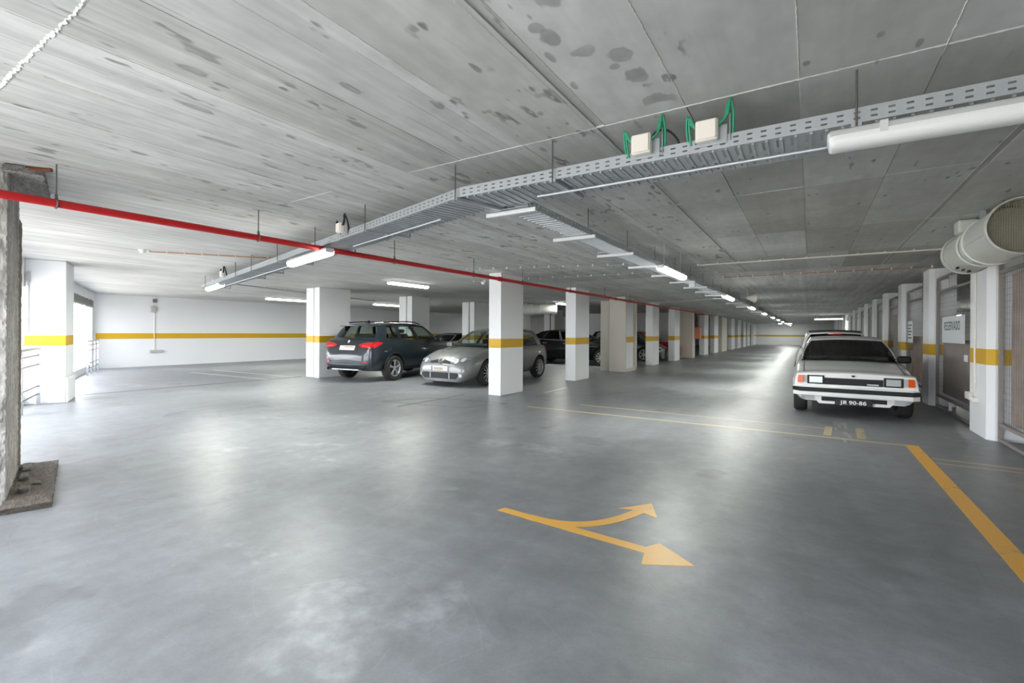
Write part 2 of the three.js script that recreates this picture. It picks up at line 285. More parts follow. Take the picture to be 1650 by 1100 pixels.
// rough pillar near the lens
{
  const t = thing('concrete_pillar', 'rough grey concrete pillar with a spattered skin under the red pipe', 'pillar', [-5.11, 0, -0.98], -15.3 * R);
  function roughBox(w, h, d, nx, ny, nz, amp) {
    const g = new THREE.BoxGeometry(w, h, d, nx, ny, nz), p = g.attributes.position, seen = {};
    for (let i = 0; i < p.count; i++) {
      const k = [p.getX(i), p.getY(i), p.getZ(i)].map((v) => v.toFixed(3)).join(), o = seen[k] ??= [rr(-amp, amp), rr(-amp, amp), rr(-amp, amp)];
      const edge = Math.abs(Math.abs(p.getY(i)) - h / 2) < 1e-3;
      p.setXYZ(i, p.getX(i) + o[0], p.getY(i) + (edge ? 0 : o[1]), p.getZ(i) + o[2]);
    }
    g.computeVertexNormals(); return g;
  }
  part('shaft', roughBox(0.99, HC - 0.01, 1.03, 50, 140, 50, 0.0045).translate(-0.51, HC / 2, 0.515), M.rough, t);
  part('back_strip', roughBox(0.36, HC - 0.25, 0.09, 12, 80, 3, 0.003).translate(-1.2, HC / 2 - 0.1, 0.05), STD({ map: roughMap, color: 0xb3a28e, bumpMap: roughBump, bumpScale: 0.02, roughness: 1 }), t, 'brown stained strip along the pillar');
  part('mortar_head', roughBox(1.0, 0.05, 0.22, 30, 3, 8, 0.010).translate(-0.46, HC - 0.034, -0.09), M.rough, t, 'crumbling mortar patch at the ceiling');
  part('lath', bar(V(-0.04, HC - 0.02, 0.02), V(0.10, HC - 0.02, -0.245), 0.014), M.rust, t, 'rust brown strip under the ceiling');
  part('base_plate', roughBox(1.55, 0.04, 0.27, 26, 2, 8, 0.006).translate(-0.54, 0.021, -0.125), STD({ map: roughMap, color: 0x9b938b, bumpMap: roughBump, bumpScale: 0.012, roughness: 0.9 }), t, 'stained slab at the foot with broken edges');
  part('base_rubble', [roughBox(0.10, 0.04, 0.06, 4, 3, 4, 0.010).translate(-0.22, 0.055, -0.09), roughBox(0.2, 0.035, 0.05, 6, 3, 3, 0.010).translate(-0.7, 0.055, -0.06), roughBox(0.07, 0.02, 0.05, 4, 2, 3, 0.008).translate(-0.42, 0.048, -0.15), roughBox(0.3, 0.035, 0.06, 8, 3, 3, 0.010).translate(-1.05, 0.055, -0.06)], M.rough, t);
}
// railings in the openings
function railing(label, s0, s1, d, posts) {
  const t = thing('railing', label, 'railing', at(s0, d), -fa), L = s1 - s0;
  part('handrail', rb(L, 0.045, 0.06, 0.018, L / 2, 1.0, 0), M.steel, t);
  for (const y of [0.88, 0.72, 0.34, 0.20]) part('rail', bar(V(0.02, y, 0), V(L - 0.02, y, 0), 0.012), M.steelDark, t);
  for (const p of posts) part('post', bx(0.045, 0.98, 0.045, p * L, 0.49, 0), M.steel, t);
}
railing('steel railing before the daylight opening beside the long white wall', 0.5, 3.1, 0.16, [0.02, 0.36, 0.68, 0.98]);
railing('steel railing between the white pier and the rough concrete pillar', 9.66, 14.8, 0.2, [0.01, 0.25, 0.5, 0.75, 0.99]);

// ------------------------------------------------------------------ columns
function column(label, x0, x1, z0, z1, yb = 1.0, yt = 1.2, group) {
  const w = x1 - x0, d = z0 - z1, t = thing('column', label, 'column', [(x0 + x1) / 2, 0, (z0 + z1) / 2], 0, group);
  part('shaft', rb(w, HC - 0.004, d, 0.012, 0, HC / 2, 0), M.plain, t);
  part('stripe', rb(w + 0.005, yt - yb, d + 0.005, 0.012, 0, (yt + yb) / 2, 0), M.yellow, t, 'yellow painted stripe');
  return t;
}
column('white column with yellow stripe standing before the silver hatchback', -5.76, -5.45, -8.22, -9.13);
column('white column with yellow stripe hiding the middle of the black saloon', -5.76, -5.45, -11.94, -12.88);
column('white column with yellow stripe just past the beige clad pier', -5.75, -5.45, -19.5, -20.45);
column('white column with yellow stripe beside the red car', -5.75, -5.45, -23.2, -24.25);
const farG = 'distant columns along the aisle';
for (const [a, b] of [[-30.7, -32.1], [-34.3, -35.9], [-42.6, -44.6], [-46.6, -48.8], [-50.8, -53.2]]) column('white striped column deep down the aisle past the orange cabinet', -5.75, -5.45, a, b, 1.0, 1.2, farG);
const pairs = [['white twin column with yellow stripe beside the dark SUV tailgate', -8.42, -9.49], ['white twin column with yellow stripe behind the dark SUV roof', -12.1, -13.0], ['white twin column with yellow stripe behind the silver hatchback windscreen', -15.72, -16.75], ['white twin column beyond the black saloon roof', -19.4, -20.4], ['white twin column under the end of the far ventilation fan', -23.0, -24.0]];
for (const [l, a, b] of pairs) {
  const t = thing('twin_column', l, 'column', [-12.1, 0, (a + b) / 2]), d = a - b;
  part('shaft', rb(0.24, HC - 0.004, d, 0.012, 0.23, HC / 2, 0), M.plain, t); part('stripe', rb(0.245, 0.2, d + 0.005, 0.012, 0.23, 1.1, 0), M.yellow, t, 'yellow painted stripe');
  part('joint_filler', bx(0.09, HC - 0.006, d - 0.14, 0.065, HC / 2, -0.03), STD({ color: 0x6b5a49, roughness: 0.95 }), t, 'brown filler in the joint');
  part('shaft', rb(0.34, HC - 0.004, d - 0.05, 0.012, -0.15, HC / 2, -0.02), M.plain, t); part('stripe', rb(0.345, 0.2, d - 0.045, 0.012, -0.15, 1.1, -0.02), M.yellow, t, 'yellow painted stripe');
}
// right hand row, an octagonal look with chamfered edges
const rightZ = [-8.28, -11.74, -14.92, -18.0, -20.95, -23.95, -27.0, -30.1, -33.2, -36.4, -40, -44, -48, -52];
const rightL = ['white column with a conduit and sockets between two mesh cages', 'white column with yellow stripe beside the white coupe mirror', 'white column with yellow stripe behind the white coupe, past the small notice'];
rightZ.forEach((z, i) => {
  const d = i ? 0.68 : 0.86, t = thing('cage_column', rightL[i] ?? 'white column between the mesh cages further down the aisle', 'column', [2.1, 0, z - d / 2], 0, i > 2 ? 'distant columns along the cages' : undefined);
  const c = 0.07, w = 0.19, f = d / 2, prof = shapeOf([[-w, -f + c], [-w + c, -f], [w, -f], [w, f], [-w + c, f], [-w, f - c]]);
  const ex = (h, y, k = 0) => new THREE.ExtrudeGeometry(prof, { depth: h, bevelEnabled: k > 0, bevelSize: k, bevelThickness: 0.001, bevelSegments: 1 }).rotateX(-Math.PI / 2).translate(0, y, 0);
  part('shaft', ex(HC - 0.004, 0.002), M.plain, t); part('stripe', ex(0.2, 0.955, 0.003), M.yellow, t, 'yellow painted stripe');
  if (!i) {
    part('conduit', [bar(V(-0.205, 0.6, -0.06), V(-0.205, 2.5, -0.06), 0.014), ...[0.7, 1.3, 1.9].map((y) => bx(0.012, 0.02, 0.06, -0.20, y, -0.06))], M.ivory, t, 'ivory conduit');
    const so = part('socket', rb(0.07, 0.07, 0.13, 0.01, -0.225, 0.47, 0.02), M.ivory, t, 'ivory socket box'); part('cover', rb(0.02, 0.05, 0.09, 0.008, -0.265, 0.48, 0.02), M.plain, so);
    part('switch_box', rb(0.05, 0.10, 0.20, 0.01, -0.215, 0.49, -0.28), M.ivory, t);
  }
});
// beige clad piers in the left row
{
  const t = thing('clad_pier', 'beige clad pier with a dark slot beside the black saloon bonnet', 'pier', [-5.6, 0, -16.3]);
  part('core', bx(0.5, HC - 0.006, 0.9, -0.02, HC / 2, 0.05), M.plain, t); part('stripe', bx(0.51, 0.2, 0.91, -0.02, 1.1, 0.05), M.yellow, t, 'yellow painted stripe');
  part('front_board', rb(0.58, HC - 0.06, 0.06, 0.008, 0.0, (HC - 0.06) / 2, 0.57), M.beige, t);
  part('side_board', rb(0.32, HC - 0.12, 0.05, 0.008, -0.52, (HC - 0.12) / 2, 0.42), M.beige, t);
  part('frame', [bx(0.05, 0.10, 1.2, 0.27, 0.05, 0), bx(0.05, 0.12, 1.2, 0.27, HC - 0.12, 0), bx(0.05, HC - 0.06, 0.10, 0.27, (HC - 0.06) / 2, -0.58), bx(0.4, HC - 0.06, 0.06, 0.05, (HC - 0.06) / 2, -0.6)], M.beige, t);
  const g = thing('clad_pier', 'beige clad pier carrying the orange hose cabinet', 'pier', [-5.75, 0, -27.1]);
  part('front_board', rb(0.8, HC - 0.03, 0.5, 0.01, 0, (HC - 0.03) / 2, 0.1), M.beige, g); part('side_board', rb(0.35, HC - 0.06, 0.08, 0.008, -0.62, (HC - 0.06) / 2, 0.1), STD({ color: 0xb79f88, roughness: 0.6 }), g);
  part('edge_board', rb(0.12, 1.05, 0.12, 0.01, 0.33, 0.525, -0.32), M.plain, g);
  const j = thing('clad_pier', 'beige clad pier far down the aisle between white columns', 'pier', [-5.7, 0, -38.4]);
  part('front_board', rb(0.6, HC - 0.03, 2.4, 0.01, 0, (HC - 0.03) / 2, 0), M.beige, j); part('edge_strip', bx(0.04, HC - 0.2, 0.08, 0.31, HC / 2, -1.1), M.plain, j);
  const c = thing('hose_cabinet', 'orange hose cabinet fixed on the beige clad pier', 'cabinet', [-5.28, 1.02, -27.75]);
  part('case', rb(0.30, 0.66, 0.5, 0.012, 0, 0.33, 0), M.orange, c); part('door', rb(0.26, 0.6, 0.02, 0.008, 0, 0.33, 0.255), STD({ color: 0xe39a7c, roughness: 0.45 }), c, 'paler orange door'); part('pipe', bar(V(0.02, 0.66, 0), V(0.02, 1.40, 0), 0.03), M.copper, c);
  const d = thing('end_door', 'pale blue door in the white block before the far wall', 'door', [-5.5, 0, -59.5]);
  part('leaf', rb(0.06, 2.1, 1.6, 0.01, 0.04, 1.05, 0), M.door, d); part('frame', [bx(0.1, 2.2, 0.1, 0.02, 1.1, -0.85), bx(0.1, 2.2, 0.1, 0.02, 1.1, 0.85), bx(0.1, 0.1, 1.8, 0.02, 2.16, 0)], M.plain, d); part('handle', bx(0.06, 0.03, 0.14, 0.1, 1.05, 0.6), M.steel, d);
  const wl = struct('wall_block', bx(6, HC, 9.8, -8.6, HC / 2, -60.5), M.plain, 'white block of rooms at the far end of the aisle'); part('stripe', bx(0.004, 0.2, 9.8, -5.598, 1.1, -60.5), M.yellow, wl, 'yellow painted stripe');
}

// ------------------------------------------------------------------ ceiling services
const ceilY = HC;
// red sprinkler main
{
  const X = -4.80, y = (z) => 2.278 + 0.0036 * -z, t = thing('sprinkler_pipe', 'long red pipe hung under the ceiling along the aisle', 'pipe', [X, 0, 0]);
  part('pipe', bar(V(0, y(0.55), 0.55), V(0, y(-30.6), -30.6), 0.031, 20), M.red, t);
  for (const z of [-1.18, -2.72, -4.6, -6.4, -8.0, -10.2, -12.4, -14.6]) {
    const h = part('hanger', [bar(V(0, y(z) + 0.06, z), V(0, ceilY - 0.003, z), 0.005), new THREE.TorusGeometry(0.036, 0.006, 6, 20).translate(0, y(z), z), bx(0.014, 0.035, 0.016, 0, y(z) + 0.05, z)], M.rod, t); h.userData.label = 'threaded rod and ring clamp';
  }
  for (const z of [-7.2, -13.3, -19.4]) part('coupling', new THREE.CylinderGeometry(0.042, 0.042, 0.1, 20).rotateX(Math.PI / 2).translate(0, y(z), z), M.red, t);
  part('drop', [bar(V(-0.47, y(-27.75), -27.75), V(0, y(-27.75), -27.75), 0.03)], M.red, t);
}
// cable trays: perforated side plates and slotted bottoms
function plate(len, w, slots) {                                    // plate in local x (length), y (width); slots [x, y, w, h]
  const s = shapeOf([[0, 0], [len, 0], [len, w], [0, w]]);
  for (const [x, y, a, b] of slots) s.holes.push(new THREE.Path([[x, y], [x, y + b], [x + a, y + b], [x + a, y]].map(([p, q]) => new THREE.Vector2(p, q))));
  return new THREE.ExtrudeGeometry(s, { depth: 0.002, bevelEnabled: false });
}
function traySection(parent, L, W, Hs, step, detail) {             // local: x along, z = 0 near side, -W far side, y up from the bottom
  const side = [], bot = [];
  for (let x = 0.03; x < L - 0.05; x += step) { side.push([x, Hs * 0.22, 0.026, 0.009], [x, Hs * 0.62, 0.026, 0.009]); if (detail) { bot.push([x, W * 0.10, 0.014, W * 0.32], [x, W * 0.58, 0.014, W * 0.32]); } }
  part('side_plate', plate(L, Hs, side), M.galv, parent); part('side_plate', plate(L, Hs, side).translate(0, 0, -W), M.galv, parent);
  part('bottom_plate', plate(L, W, bot).rotateX(-Math.PI / 2), M.galv, parent);
  const ribs = []; for (let x = 0.055; x < L; x += step) ribs.push(bx(0.012, 0.008, W * 0.9, x, -0.004, -W / 2));
  part('ribs', ribs, M.galv, parent);
  part('lip', [bx(L, 0.006, 0.014, L / 2, Hs, -0.006), bx(L, 0.006, 0.014, L / 2, Hs, -W + 0.008), bx(L, 0.012, 0.006, L / 2, 0.002, 0.003)], M.galv, parent);
}
const TB = 2.335, TH = 0.066;                                      // tray bottom and side height
function support(parent, x, z0, z1, y, top) {                      // strut bar across with two rods, in parent coordinates
  const s = part('support_bar', bx(0.041, 0.022, Math.abs(z1 - z0), x, y - 0.013, (z0 + z1) / 2), M.galv, parent);
  part('rod', bar(V(x, y - 0.03, z0 - 0.0), V(x, top, z0), 0.005), M.rod, s); part('rod', bar(V(x, y - 0.03, z1), V(x, top, z1), 0.005), M.rod, s);
}
{
  const a = thing('cable_tray', 'galvanised perforated cable tray crossing under the ceiling above the unlit lamp', 'cable tray', [-2.2, TB, -2.755]);
  traySection(a, 5.6, 0.40, TH, 0.065, true);
  for (const x of [0.78, 2.38, 3.9]) support(a, x, 0.02, -0.44, 0, ceilY - TB - 0.004);
  part('conduit', bar(V(0.55, -0.03, -0.2), V(5.5, -0.03, -0.2), 0.010), M.galv, a, 'pale conduit under the tray');
  const b = thing('cable_tray', 'galvanised cable tray slanting away towards the long white wall', 'cable tray', [-2.2, TB, -2.755], -Math.atan2(1.17, 4.19));   // local -x runs down the slant
  const L = 10.35, inner = [];
  const side = [], bot = [], step = 0.065; for (let x = 0.03; x < L - 0.05; x += step) { side.push([x, TH * 0.22, 0.026, 0.009], [x, TH * 0.62, 0.026, 0.009]); if (x > L - 5.5) bot.push([x, 0.04, 0.014, 0.13], [x, 0.23, 0.014, 0.13]); }
  part('side_plate', plate(L, TH, side).translate(-L, 0, 0), M.galv, b); part('side_plate', plate(L, TH, side).translate(-L, 0, -0.40), M.galv, b);
  part('bottom_plate', plate(L, 0.40, bot).rotateX(-Math.PI / 2).translate(-L, 0, 0), M.galv, b);
  for (let x = 0.055; x < L; x += step) inner.push(bx(0.012, 0.008, 0.36, -x, -0.004, -0.2)); part('ribs', inner, M.galv, b);
  part('lip', [bx(L, 0.006, 0.014, -L / 2, TH, -0.006), bx(L, 0.006, 0.014, -L / 2, TH, -0.392), bx(L, 0.012, 0.006, -L / 2, 0.002, 0.003)], M.galv, b);
  for (const x of [0.0, 1.52, 2.87, 4.35, 5.76, 6.85, 9.7]) support(b, -x - 0.03, 0.02, -0.48, 0, ceilY - TB - 0.004);
  part('conduit', bar(V(-0.6, -0.022, -0.24), V(-2.4, -0.022, -0.24), 0.010), M.galv, b, 'pale conduit under the tray'); part('conduit', bar(V(-3.0, -0.022, -0.24), V(-10.1, -0.022, -0.24), 0.010), M.galv, b, 'pale conduit under the tray');
  // branch down the aisle
  const c = thing('cable_tray', 'long cable tray on cross bars running down the middle of the aisle', 'cable tray', [-1.86, TB - 0.02, -3.16], Math.PI / 2);
  traySection(c, 9.5, 0.24, 0.05, 0.07, true);
  part('far_run', [bx(45, 0.045, 0.003, 32, 0.022, 0), bx(45, 0.045, 0.003, 32, 0.022, -0.24), bx(45, 0.003, 0.24, 32, 0, -0.12)], M.galv, c);
  part('cable_bundle', [0.30, 0.325, 0.35, 0.375].map((z) => bar(V(2.4, 0.015, -z), V(52, 0.015, -z), 0.010, 6)), M.galv, c, 'pale conduits beside the tray');
  part('drop_plate', new THREE.ExtrudeGeometry(shapeOf([[0, 0], [0.14, 0], [0.10, 0.12], [0.02, 0.12]]), { depth: 0.004, bevelEnabled: false }).rotateY(-Math.PI / 2).translate(0.14, 0, -0.32), M.galv, c);
  let k = 0; for (let x = 0.04; x < 50; x += k < 10 ? 1.2 : 2.4) { k++; const s = part('support_bar', rb(0.04, 0.036, 0.47, 0.008, x, -0.024, -0.17), M.strut, c); part('rod', bar(V(x, 0, -0.02), V(x, ceilY - TB + 0.016, -0.02), 0.004, 5), M.rod, s); }
}
// fluorescent fittings
function fitting(label, x, y, z, turn, lit, hang, group, len = 1.36) {
  const t = thing('fluorescent_lamp', label, 'lamp', [x, y, z], turn, group);    // y = underside, local x along
  part('housing', rb(len, 0.035, 0.11, 0.014, 0, 0.075, 0), M.grey, t);
  const d = new THREE.ExtrudeGeometry((() => { const s = new THREE.Shape(); s.moveTo(-0.058, 0.062); s.bezierCurveTo(-0.062, 0.02, -0.045, 0.0, 0, 0); s.bezierCurveTo(0.045, 0, 0.062, 0.02, 0.058, 0.062); return s; })(), { depth: len - 0.05, bevelEnabled: true, bevelSize: 0.012, bevelThickness: 0.024, bevelSegments: 3, bevelOffset: -0.012, curveSegments: 10 }).translate(0, 0, -(len - 0.05) / 2).rotateY(Math.PI / 2);
  part('diffuser', d, lit ? M.glow : M.opal, t, lit ? 'glowing opal diffuser' : 'unlit opal diffuser');
  for (const e of [-0.36, 0.36]) part('clip', [bx(0.03, 0.05, 0.122, e * len, 0.07, 0), bar(V(e * len, 0.09, 0), V(e * len, hang - y, 0), 0.005, 6)], M.strut, t);
  for (const e of [-1, 1]) part('end_cap', rb(0.03, 0.05, 0.1, 0.01, e * (len / 2 - 0.01), 0.06, 0), M.strut, t);
  if (lit) { const l = new THREE.RectAreaLight(0xfbfff6, LAMP, len - 0.1, 0.09); l.position.set(x, y - 0.012, z); l.quaternion.setFromEuler(new THREE.Euler(-Math.PI / 2, turn, 0, 'YXZ')); scene.add(l); }
}
fitting('long unlit lamp with opal cover hung under the crossing cable tray', 0.80, 2.195, -2.715, 0, false, TB - 0.03, undefined, 1.46);
const slant = -Math.atan2(1.17, 4.19);
fitting('lit lamp hung under the slanting cable tray beside the red pipe', -5.27, 2.19, -3.62, slant, true, TB - 0.03);
fitting('lit lamp hung at the far end of the slanting cable tray', -10.5, 2.19, -5.03, slant, true, TB - 0.03);
fitting('lit lamp on the ceiling above the dark SUV', -8.52, 2.46, -8.66, Math.PI / 2, true, HC);
fitting('lit lamp on the ceiling near the long white wall before the twin column', -16.7, 2.46, -10.6, Math.PI / 2, true, HC, undefined, 1.7);
fitting('lit lamp on the ceiling near the long white wall beyond the twin column', -15.9, 2.46, -14.9, Math.PI / 2, true, HC, undefined, 1.7);
fitting('lit lamp on the ceiling beside the far ventilation fan', -8.55, 2.46, -17.6, Math.PI / 2, true, HC);
const rowL = ['beside the little white box', 'short of the ivory horn speaker', 'just past the ivory horn speaker', 'level with the column beside the red car', 'level with the orange hose cabinet', 'past the orange hose cabinet', 'between the far beige pier and the distant columns'];
[-7.1, -12.7, -18.2, -23.6, -29.1, -34.5, -40, -45.5, -51, -56.5].forEach((z, i) => fitting('lit lamp under the aisle cable tray ' + (rowL[i] ?? 'near the far end wall'), -1.70, 2.17, z, Math.PI / 2, true, HC - 0.004, i > 6 ? 'last lamps in the row under the aisle tray' : undefined));
fitting('added lamp on the ceiling that brightens the far end wall', -2.4, 2.46, -62.6, 0, true, HC);  // added lamp: brightens the end wall, no fitting is known there
fitting('lit lamp set across the aisle above the parked cars', 1.0, 2.25, -36, 0, true, HC, undefined, 1.5);
fitting('lit lamp inside the storage cages seen through the mesh', 5.3, 2.1, -27.4, Math.PI / 2, true, HC, undefined, 2.4);
fitting('lit lamp deep in the bays below the far ventilation fan', -17, 2.4, -27.5, 0, true, HC);
// junction boxes with looped cables on the crossing tray
function junction(label, x, y, z, turn, loopMat, s = 1) {
  const t = thing('junction_box', label, 'box', [x, y, z], turn);
  part('case', rb(0.115 * s, 0.115 * s, 0.05, 0.012, 0, 0, 0), M.ivory, t); part('lid', rb(0.10 * s, 0.10 * s, 0.012, 0.008, 0, 0, 0.028), STD({ color: 0xeee6dc, roughness: 0.5 }), t);
  part('mount', bx(0.15 * s, 0.10 * s, 0.006, 0.02, -0.02, -0.03), M.galv, t);
  const loop = (x0, x1, h, o) => tube([V(x0, 0.02, o), V(lerp(x0, x1, 0.7), 0.06, o), V(x1, h, o), V(x1 * 1.1, h * 0.6, o - 0.02), V(x1 * 1.05, -0.05, o - 0.05)], 0.0065, 24, 6);
  for (const [a, b, h, o] of [[-0.055, -0.10, 0.10, 0], [-0.055, -0.085, 0.085, 0.012], [0.055, 0.115, 0.15, 0], [0.055, 0.10, 0.135, -0.014]]) part('cable', loop(a * s, b * s, h * s, o), loopMat, t);
  part('bracket', bar(V(0.11 * s, -0.06, -0.03), V(0.11 * s, 0.13 * s, -0.03), 0.004, 5), M.galv, t);
}
junction('ivory junction box with green cable loops and a black cable on the tray', -0.83, 2.425, -2.715, 0, M.green);
junction('ivory junction box with green cable loops nearer the unlit lamp', -0.475, 2.425, -2.715, 0, M.green);
solo('black_cable', tube([V(-0.80, 2.44, -2.76), V(-0.76, 2.50, -2.76), V(-0.70, 2.50, -2.77), V(-0.64, 2.43, -2.78), V(-0.63, 2.38, -2.79)], 0.006, 24, 6), M.black, 'black cable arched over the tray rim beside a junction box', 'cable');
junction('ivory junction box with dark loops on the slanting tray above the lit lamp', -4.22, 2.43, -3.27, slant, M.dark, 0.9);
junction('small junction box with dark loops at the far end of the slanting tray', -9.75, 2.44, -4.81, slant, M.dark, 1.1);
// conduits on the ceiling, each with its clips
function ceilConduit(label, a, b, r, mat, step, drop = 0.03) {
  const t = thing('ceiling_conduit', label, 'conduit', [a[0], HC, a[1]]), B = V(b[0] - a[0], -drop, b[1] - a[1]), A = V(0, -drop, 0), n = Math.round(B.clone().sub(A).length() / step);
  part('conduit', bar(A, B, r, 8), mat, t);
  for (let k = 0; k <= n; k++) { const p = A.clone().lerp(B, k / n); part('clip', bx(0.022, drop + 0.012, 0.022, p.x, -drop / 2 - 0.002, p.z), M.ivory, t); }
}
ceilConduit('pale conduit clipped across the ceiling up to the ventilation fan', [-1.7, -8.9], [1.6, -8.9], 0.013, M.ivory, 0.33, 0.03);
ceilConduit('copper coloured conduit clipped across the aisle ceiling', [-1.6, -11.1], [1.85, -11.2], 0.008, M.copper, 0.30);
ceilConduit('thin clipped conduit before the first striped column', [-6.2, -7.2], [-2.3, -8.35], 0.005, M.grey, 0.28);
ceilConduit('thin clipped conduit just behind the first striped column', [-6.9, -9.2], [-2.2, -9.6], 0.005, M.grey, 0.30);
ceilConduit('pale conduit clipped across the ceiling above the beige clad pier', [-6.0, -19.4], [-2.2, -17.6], 0.012, M.ivory, 0.35);
ceilConduit('brown clipped conduit leading from the smoke detector', [-8.68, -3.2], [-7.4, -4.9], 0.010, M.copper, 0.24);
ceilConduit('grey conduit along the ceiling near the long white wall', [-12.4, -5.9], [-14.6, -13.0], 0.02, M.grey, 0.8, 0.05);
{
  const t = thing('smoke_detector', 'white smoke detector at the end of the brown conduit', 'detector', [-8.75, HC, -3.14]);
  part('base', cyl(0.05, 0.02, 0, -0.01, 0, 24), M.plain, t); part('head', cyl(0.03, 0.035, 0, -0.037, 0, 24, 0.045), M.plain, t);
  const e = thing('smoke_detector', 'white smoke detector on the ceiling above the silver hatchback', 'detector', [-6.9, HC, -9.6]);
  part('base', cyl(0.06, 0.02, 0, -0.01, 0, 24), M.plain, e); part('head', cyl(0.04, 0.04, 0, -0.04, 0, 24, 0.055), M.plain, e);
  const b = thing('sensor_box', 'little white box hung from the aisle cable tray', 'box', [-1.86, 2.19, -9.25]); part('case', rb(0.11, 0.11, 0.08, 0.012, 0, 0.055, 0), M.plain, b); part('bracket', bx(0.02, 0.05, 0.02, 0, 0.13, 0), M.strut, b);
  const h = thing('horn_speaker', 'ivory horn speaker on the aisle cable tray', 'speaker', [-1.36, 2.30, -14.3], 0.5); part('horn', new THREE.CylinderGeometry(0.03, 0.13, 0.22, 20).rotateZ(Math.PI / 2), M.ivory, h); part('bracket', bx(0.03, 0.28, 0.03, -0.08, 0.14, 0), M.grey, h);
}
// ventilation jet fans
function jetFan(label, pos, turn, r, L) {
  const t = thing('jet_fan', label, 'fan', pos, turn);             // local z along the axis, grille at +z
  const ring = (z0, z1, r0, r1) => new THREE.LatheGeometry([[r0 - 0.02, z0], [r0, z0], [r1, z1], [r1 - 0.02, z1], [r0 - 0.02, z0]].map(([a, b]) => new THREE.Vector2(a, b)), 48).rotateX(Math.PI / 2);
  part('silencer', ring(0.1, L / 2 - 0.06, r, r), M.fan, t); part('silencer', ring(-L / 2 + 0.05, -0.22, r * 0.92, r * 0.92), M.fan, t); part('motor_case', ring(-0.22, 0.1, r * 0.88, r * 0.88), M.fan, t);
  for (const [z, q] of [[L / 2 - 0.06, 1.06], [-L / 2 + 0.02, 1.0]]) part('rim', ring(z, z + 0.06, r * q, r * q), M.fan, t);
  for (const [z, q] of [[0.08, 1.05], [-0.22, 0.97]]) part('flange', ring(z, z + 0.03, r * q, r * q), STD({ color: 0xe7e8e2, roughness: 0.4 }), t);
  const wires = [], n = 15; for (let i = -n + 1; i < n; i++) { const x = i / n * r, h = Math.sqrt(r * r - x * x); wires.push(bx(0.004, 2 * h, 0.004, x, 0, L / 2 - 0.03), bx(2 * h, 0.004, 0.004, 0, x, L / 2 - 0.026)); }
  part('grille', wires, M.grille, t, 'tan wire grille');
  part('inner_liner', new THREE.CylinderGeometry(r * 0.9, r * 0.9, 0.02, 32).rotateX(Math.PI / 2).translate(0, 0, L / 2 - 0.3), M.fan, t);
  part('back_plate', new THREE.CylinderGeometry(r * 0.86, r * 0.86, 0.02, 32).rotateX(Math.PI / 2).translate(0, 0, -L / 2 + 0.2), M.fan, t);
  part('terminal_box', rb(0.16, 0.14, 0.2, 0.02, -r * 0.72, r * 0.78, -0.1), M.fan, t);
  part('louvre', [0, 1, 2].map((k) => bx(0.012, 0.05, 0.10, -r * 0.55 + k * 0.05, -r * 0.72 - k * 0.022, -L / 2 + 0.28)), M.dark, t);
  part('bracket', [bx(0.04, 0.12, 0.04, -r * 0.6, r * 0.95, 0.35), bx(0.04, 0.12, 0.04, r * 0.6, r * 0.95, 0.35), bx(0.04, 0.12, 0.04, -r * 0.6, r * 0.95, -0.5), bx(0.04, 0.12, 0.04, r * 0.6, r * 0.95, -0.5)], M.galv, t);
  part('seam', bx(0.012, 0.006, L / 2 - 0.2, -r * 0.98, -r * 0.2, L / 4), M.fan, t);
}
jetFan('white ventilation fan with a tan grille hung over the mesh cages', [1.6, 2.31, -6.85], 0, 0.245, 1.85);
jetFan('white ventilation fan hung far back above the black saloon', [-9.6, 2.29, -17.0], -Math.PI / 2 + 0.506, 0.22, 1.85);

// ------------------------------------------------------------------ wall fittings and mesh cages
{
  const t = thing('wall_conduit', 'grey conduit with switch box running down the long white wall', 'conduit', [FX, 0, -7.78]);
  part('conduit', bar(V(0.02, 0.6, 0), V(0.02, 2.5, 0), 0.016), M.ivory, t); part('switch_box', rb(0.09, 0.24, 0.16, 0.015, 0.05, 2.1, 0.05), M.grey, t); part('upper_box', rb(0.06, 0.14, 0.12, 0.012, 0.035, 2.42, 0), STD({ color: 0x76746f, roughness: 0.6 }), t);
  part('socket', rb(0.08, 0.09, 0.42, 0.015, 0.045, 0.55, -0.06), M.grey, t);
  const u = thing('wall_conduit', 'thin conduit on the long white wall above the SUV roof', 'conduit', [FX, 0, -15.4]); part('conduit', bar(V(0.02, 1.2, 0), V(0.02, 2.2, 0), 0.016), M.ivory, u); part('box', rb(0.05, 0.2, 0.1, 0.01, 0.03, 2.1, 0), M.grey, u);
}
const CX = 2.02;
const bays = [[-5.0, -8.27], ...rightZ.slice(0, 9).map((z, i) => [z - (i ? 0.68 : 0.86) - 0.01, rightZ[i + 1] + 0.01])];
